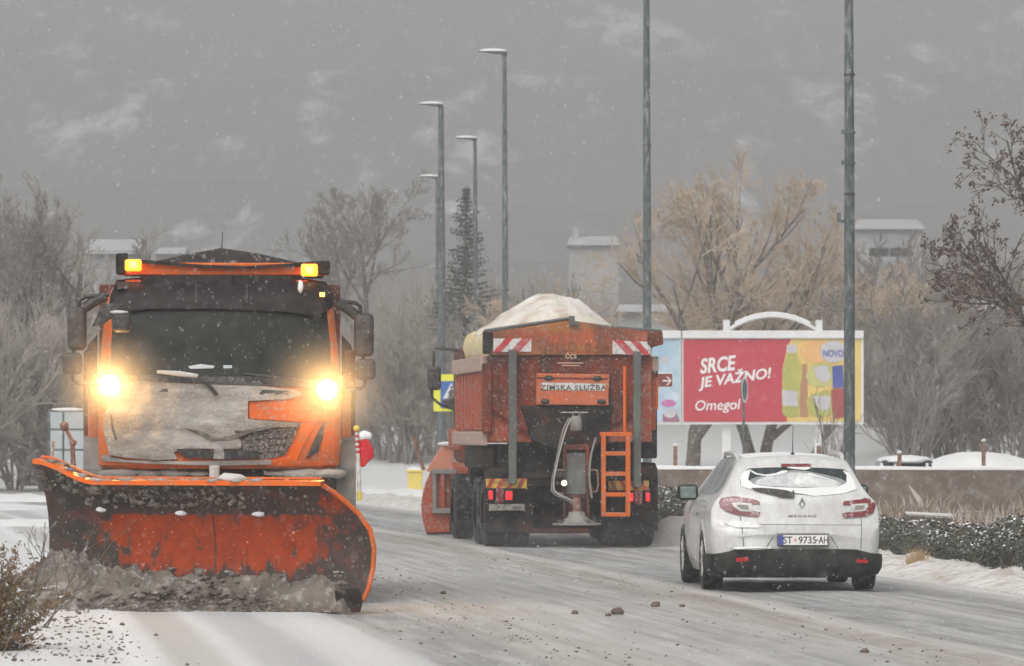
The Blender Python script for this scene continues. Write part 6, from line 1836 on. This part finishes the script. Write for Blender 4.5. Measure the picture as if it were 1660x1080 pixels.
# tuft of tan grass in the gap of the hedge
tf = MB(); rn = random.Random(2)
d_ = 66.5; x_ = (1486 - CX) * d_ / F
for i in range(420):
    a = rn.uniform(0, 6.28); r_ = abs(rn.gauss(0, .07))
    p = Vector((math.cos(a) * r_, math.sin(a) * r_, 0)); h = rn.uniform(.12, .36); w2 = Vector((.005, 0, 0))
    tp_ = p + Vector((rn.gauss(0, .07), rn.gauss(0, .05), h))
    tf.add([p - w2, p + w2, tp_], [(0, 1, 2)])
tuft = thing('grass_tuft', 'tall tan grass tuft standing in the gap of the hedge', 'grass', (x_, d_, -.02)); tf.build('blades', mat('tan tuft', (.42, .30, .16), .95, .25, 9), tuft, fixn=False)

# ------------------------------------------------------------------ shrub in the left foreground
js = thing('juniper_shrub', 'brown-green shrub with snow on it at the lower left corner', 'shrub', (-4.02, 42.5, -.05))
q, qs, qt = MB(), MB(), MB(); rn = random.Random(77)
for i in range(240):
    a = rn.uniform(0, 6.28); e = rn.uniform(.25, 1.45)
    L_ = rn.uniform(.35, .95)
    d0 = Vector((math.cos(a) * math.cos(e) * .55, math.sin(a) * math.cos(e) * .6, math.sin(e))).normalized()
    p = Vector((rn.gauss(0, .06), rn.gauss(0, .1), 0)); last = p
    n = 9
    for s_ in range(n):
        d0 = (d0 + Vector((rn.gauss(0, .16), rn.gauss(0, .16), rn.gauss(.03, .12)))).normalized()
        p2 = p + d0 * L_ / n
        thin(qt, p, p2, .006 * (1 - s_ / 11), .005 * (1 - s_ / 11))
        if s_ > 1:
            for k in range(15):
                c = p.lerp(p2, rn.random()) + Vector((rn.gauss(0, .012), rn.gauss(0, .012), rn.gauss(0, .012)))
                v = (d0 * .6 + Vector((rn.gauss(0, .8), rn.gauss(0, .8), rn.gauss(0, .8)))).normalized() * rn.uniform(.02, .05)
                w2 = v.orthogonal().normalized() * .008
                (qs if rn.random() < .07 else q).add([c - w2, c + w2, c + v], [(0, 1, 2)])
        p = p2
qt.build('branches', M['bark'], js, fixn=False); q.build('foliage', M['juniper'], js, fixn=False); tag(qs.build('snow_dusting', M['snow'], js, fixn=False), kind='stuff')
make_tree('bare_shrub', 'thin bare dark twigs reaching across the snow in front of the plough', 'shrub', (-3.98, 46.5, -.05), 'wands', 'bark', 'bark', seed=91, height=1.15, r0=.010, levels=3, first=.3, kids=(2, 3), ratio=.45, up=.1, limb_len=.4, twig_r=.0022, stems=4, lean=(.38, 0), ang=(20, 45))
make_tree('bare_shrub', 'single bent dead stem with tiny buds near the lower left corner', 'shrub', (-3.72, 41.2, -.02), 'stalk', 'bark', 'bark', seed=97, height=.52, r0=.006, levels=2, first=.4, kids=(2, 4), ratio=.35, up=.05, limb_len=.15, twig_r=.0028, stems=1, lean=(.5, 0))

# ------------------------------------------------------------------ crumbs on the road
q = MB(); rn = random.Random(15)
def crumb(mb, u, d, r, seed):
    x = line_x(d) + u; mb.blob((x, d, road_h(u, d) + r * .35), r, 1, .45, 2, seed, (1.3, 1.3, .8))
for i in range(1100):
    d = rn.uniform(40.2, 76)
    z_ = rn.random()
    u = rn.gauss(-3.1, .45) if z_ < .42 else rn.gauss(-.4, .45) if z_ < .62 else rn.uniform(-9, -6.35) if z_ < .93 else rn.uniform(-3, 3)
    r_ = abs(rn.gauss(0, .0042)) + .003
    if u < -6.2: r_ *= 1.9
    crumb(q, u, d, r_, i * .37)
for i in range(700):
    crumb(q, rn.uniform(-7.7, -6.3) + rn.gauss(0, .15), rn.uniform(40.2, 52.2), abs(rn.gauss(0, .0055)) + .003, i * .53)
cb_ = q.build('slush_crumbs', M['clod'], smooth=60, fixn=False); tag(cb_, 'brown slush crumbs scattered over the snowy road', 'slush', kind='stuff')
CL = [(1001, 996, .05, 'largest brown slush clod lying alone in the middle of the road'), (1062, 984, .034, 'flat brown clod on the road just right of the largest one, nearer the car'), (932, 997, .026, 'small brown clod on the road left of the largest one'), (986, 1000, .022, 'tiny brown clod touching the left side of the largest one'), (1106, 985, .02, 'small clod on the road below the left rear wheel of the car'), (1402, 1060, .026, 'lone dark clod at the bottom right of the road'), (718, 965, .024, 'small dark clod on the road right of the plough blade end')]
for px, py, r_, lab in CL:
    d = EYE * F / (py - HY); x = (px - CX) * d / F
    o = MB().blob((0, 0, r_ * .5), r_, 2, .5, 2, px, (1.35, 1.3, .85)).build('slush_clod', M['clod'], smooth=60)
    o.location = (x, d, road_h(x - line_x(d), d)); tag(o, lab, 'clod', 'brown slush clods on the road')

# ------------------------------------------------------------------ falling snow
q = MB(); rn = random.Random(101)
NF = 46000
for i in range(NF):
    y = rn.uniform(9, 110); 
    hx = 3 + y * .12
    x = rn.uniform(-hx, hx); z = rn.uniform(.1, 1.7 + y * .085)
    r_ = rn.uniform(.0012, .0032) * (1 if y > 25 else .7)
    p = Vector((x, y, z)); el_ = Vector((rn.gauss(0, .3) * r_, 0, r_ * rn.uniform(1.0, 2.2)))
    q.add([p - el_, p + Vector((r_, 0, 0)), p + Vector((-r_ * .5, r_ * .87, 0)), p + Vector((-r_ * .5, -r_ * .87, 0)), p + el_], [(0, 2, 1), (0, 3, 2), (0, 1, 3), (4, 1, 2), (4, 2, 3), (4, 3, 1)])
fs_ = q.build('falling_snow', M['flake'], fixn=False); tag(fs_, 'small snowflakes falling through the air', 'snowfall', kind='stuff')

# ------------------------------------------------------------------ wheel snow at the gritting truck, and volumes added as headlamp halos
def spray(label, c, rad, dens, seed):
    o = MB().blob((0, 0, 0), 1.0, 3, .12, 1.3, seed, rad).build('spray_or_halo', [], smooth=180)
    o.location = c
    m = bpy.data.materials.new('snow dust and lamp halo'); m.use_nodes = True
    t = m.node_tree; t.nodes.clear()
    ou = t.nodes.new('ShaderNodeOutputMaterial'); pv = t.nodes.new('ShaderNodeVolumePrincipled')
    pv.inputs['Color'].default_value = (.93, .93, .93, 1)
    tc = t.nodes.new('ShaderNodeTexCoord'); ln = t.nodes.new('ShaderNodeVectorMath'); ln.operation = 'LENGTH'
    mp_ = t.nodes.new('ShaderNodeMapping'); mp_.inputs['Scale'].default_value = tuple(1 / q_ for q_ in rad)
    t.links.new(tc.outputs['Object'], mp_.inputs['Vector']); t.links.new(mp_.outputs[0], ln.inputs[0])
    mr_ = t.nodes.new('ShaderNodeMapRange'); mr_.interpolation_type = 'SMOOTHSTEP'
    mr_.inputs['From Min'].default_value = 0; mr_.inputs['From Max'].default_value = .86; mr_.inputs['To Min'].default_value = dens; mr_.inputs['To Max'].default_value = 0
    t.links.new(ln.outputs['Value'], mr_.inputs['Value']); t.links.new(mr_.outputs[0], pv.inputs['Density'])
    t.links.new(pv.outputs[0], ou.inputs['Volume'])
    o.data.materials.clear(); o.data.materials.append(m)
    tag(o, label, 'snow spray', kind='stuff')
for lx_, lz_, sd_ in ((178, 625, 'left'), (530, 632, 'right')):  # volumes added so that each headlamp shows a glowing halo
    p_ = W(lx_, lz_, D1 - .35)
    spray('added halo volume around the lit %s headlamp of the plough' % sd_, p_, (.85, .45, .8), 1.0, lx_)
spray('snow dust thrown up by the wheels of the gritting truck', (X2 - .2, D2 + .1, .12), (2.7, 1.9, .5), .16, 4.0)

# ------------------------------------------------------------------ snowy air
hb = MB().box(-640, 640, -60, 1520, -3, 175).build('haze', [])
hm = bpy.data.materials.new('snowy air'); hm.use_nodes = True
t_ = hm.node_tree; t_.nodes.clear()
ou = t_.nodes.new('ShaderNodeOutputMaterial'); pv = t_.nodes.new('ShaderNodeVolumePrincipled')
pv.inputs['Color'].default_value = (*HAZE_COLOR, 1); pv.inputs['Density'].default_value = HAZE_DENSITY; pv.inputs['Anisotropy'].default_value = 0.0
t_.links.new(pv.outputs[0], ou.inputs['Volume'])
hb.data.materials.clear(); hb.data.materials.append(hm)
tag(hb, 'grey snowy haze filling the air', 'haze', kind='stuff')
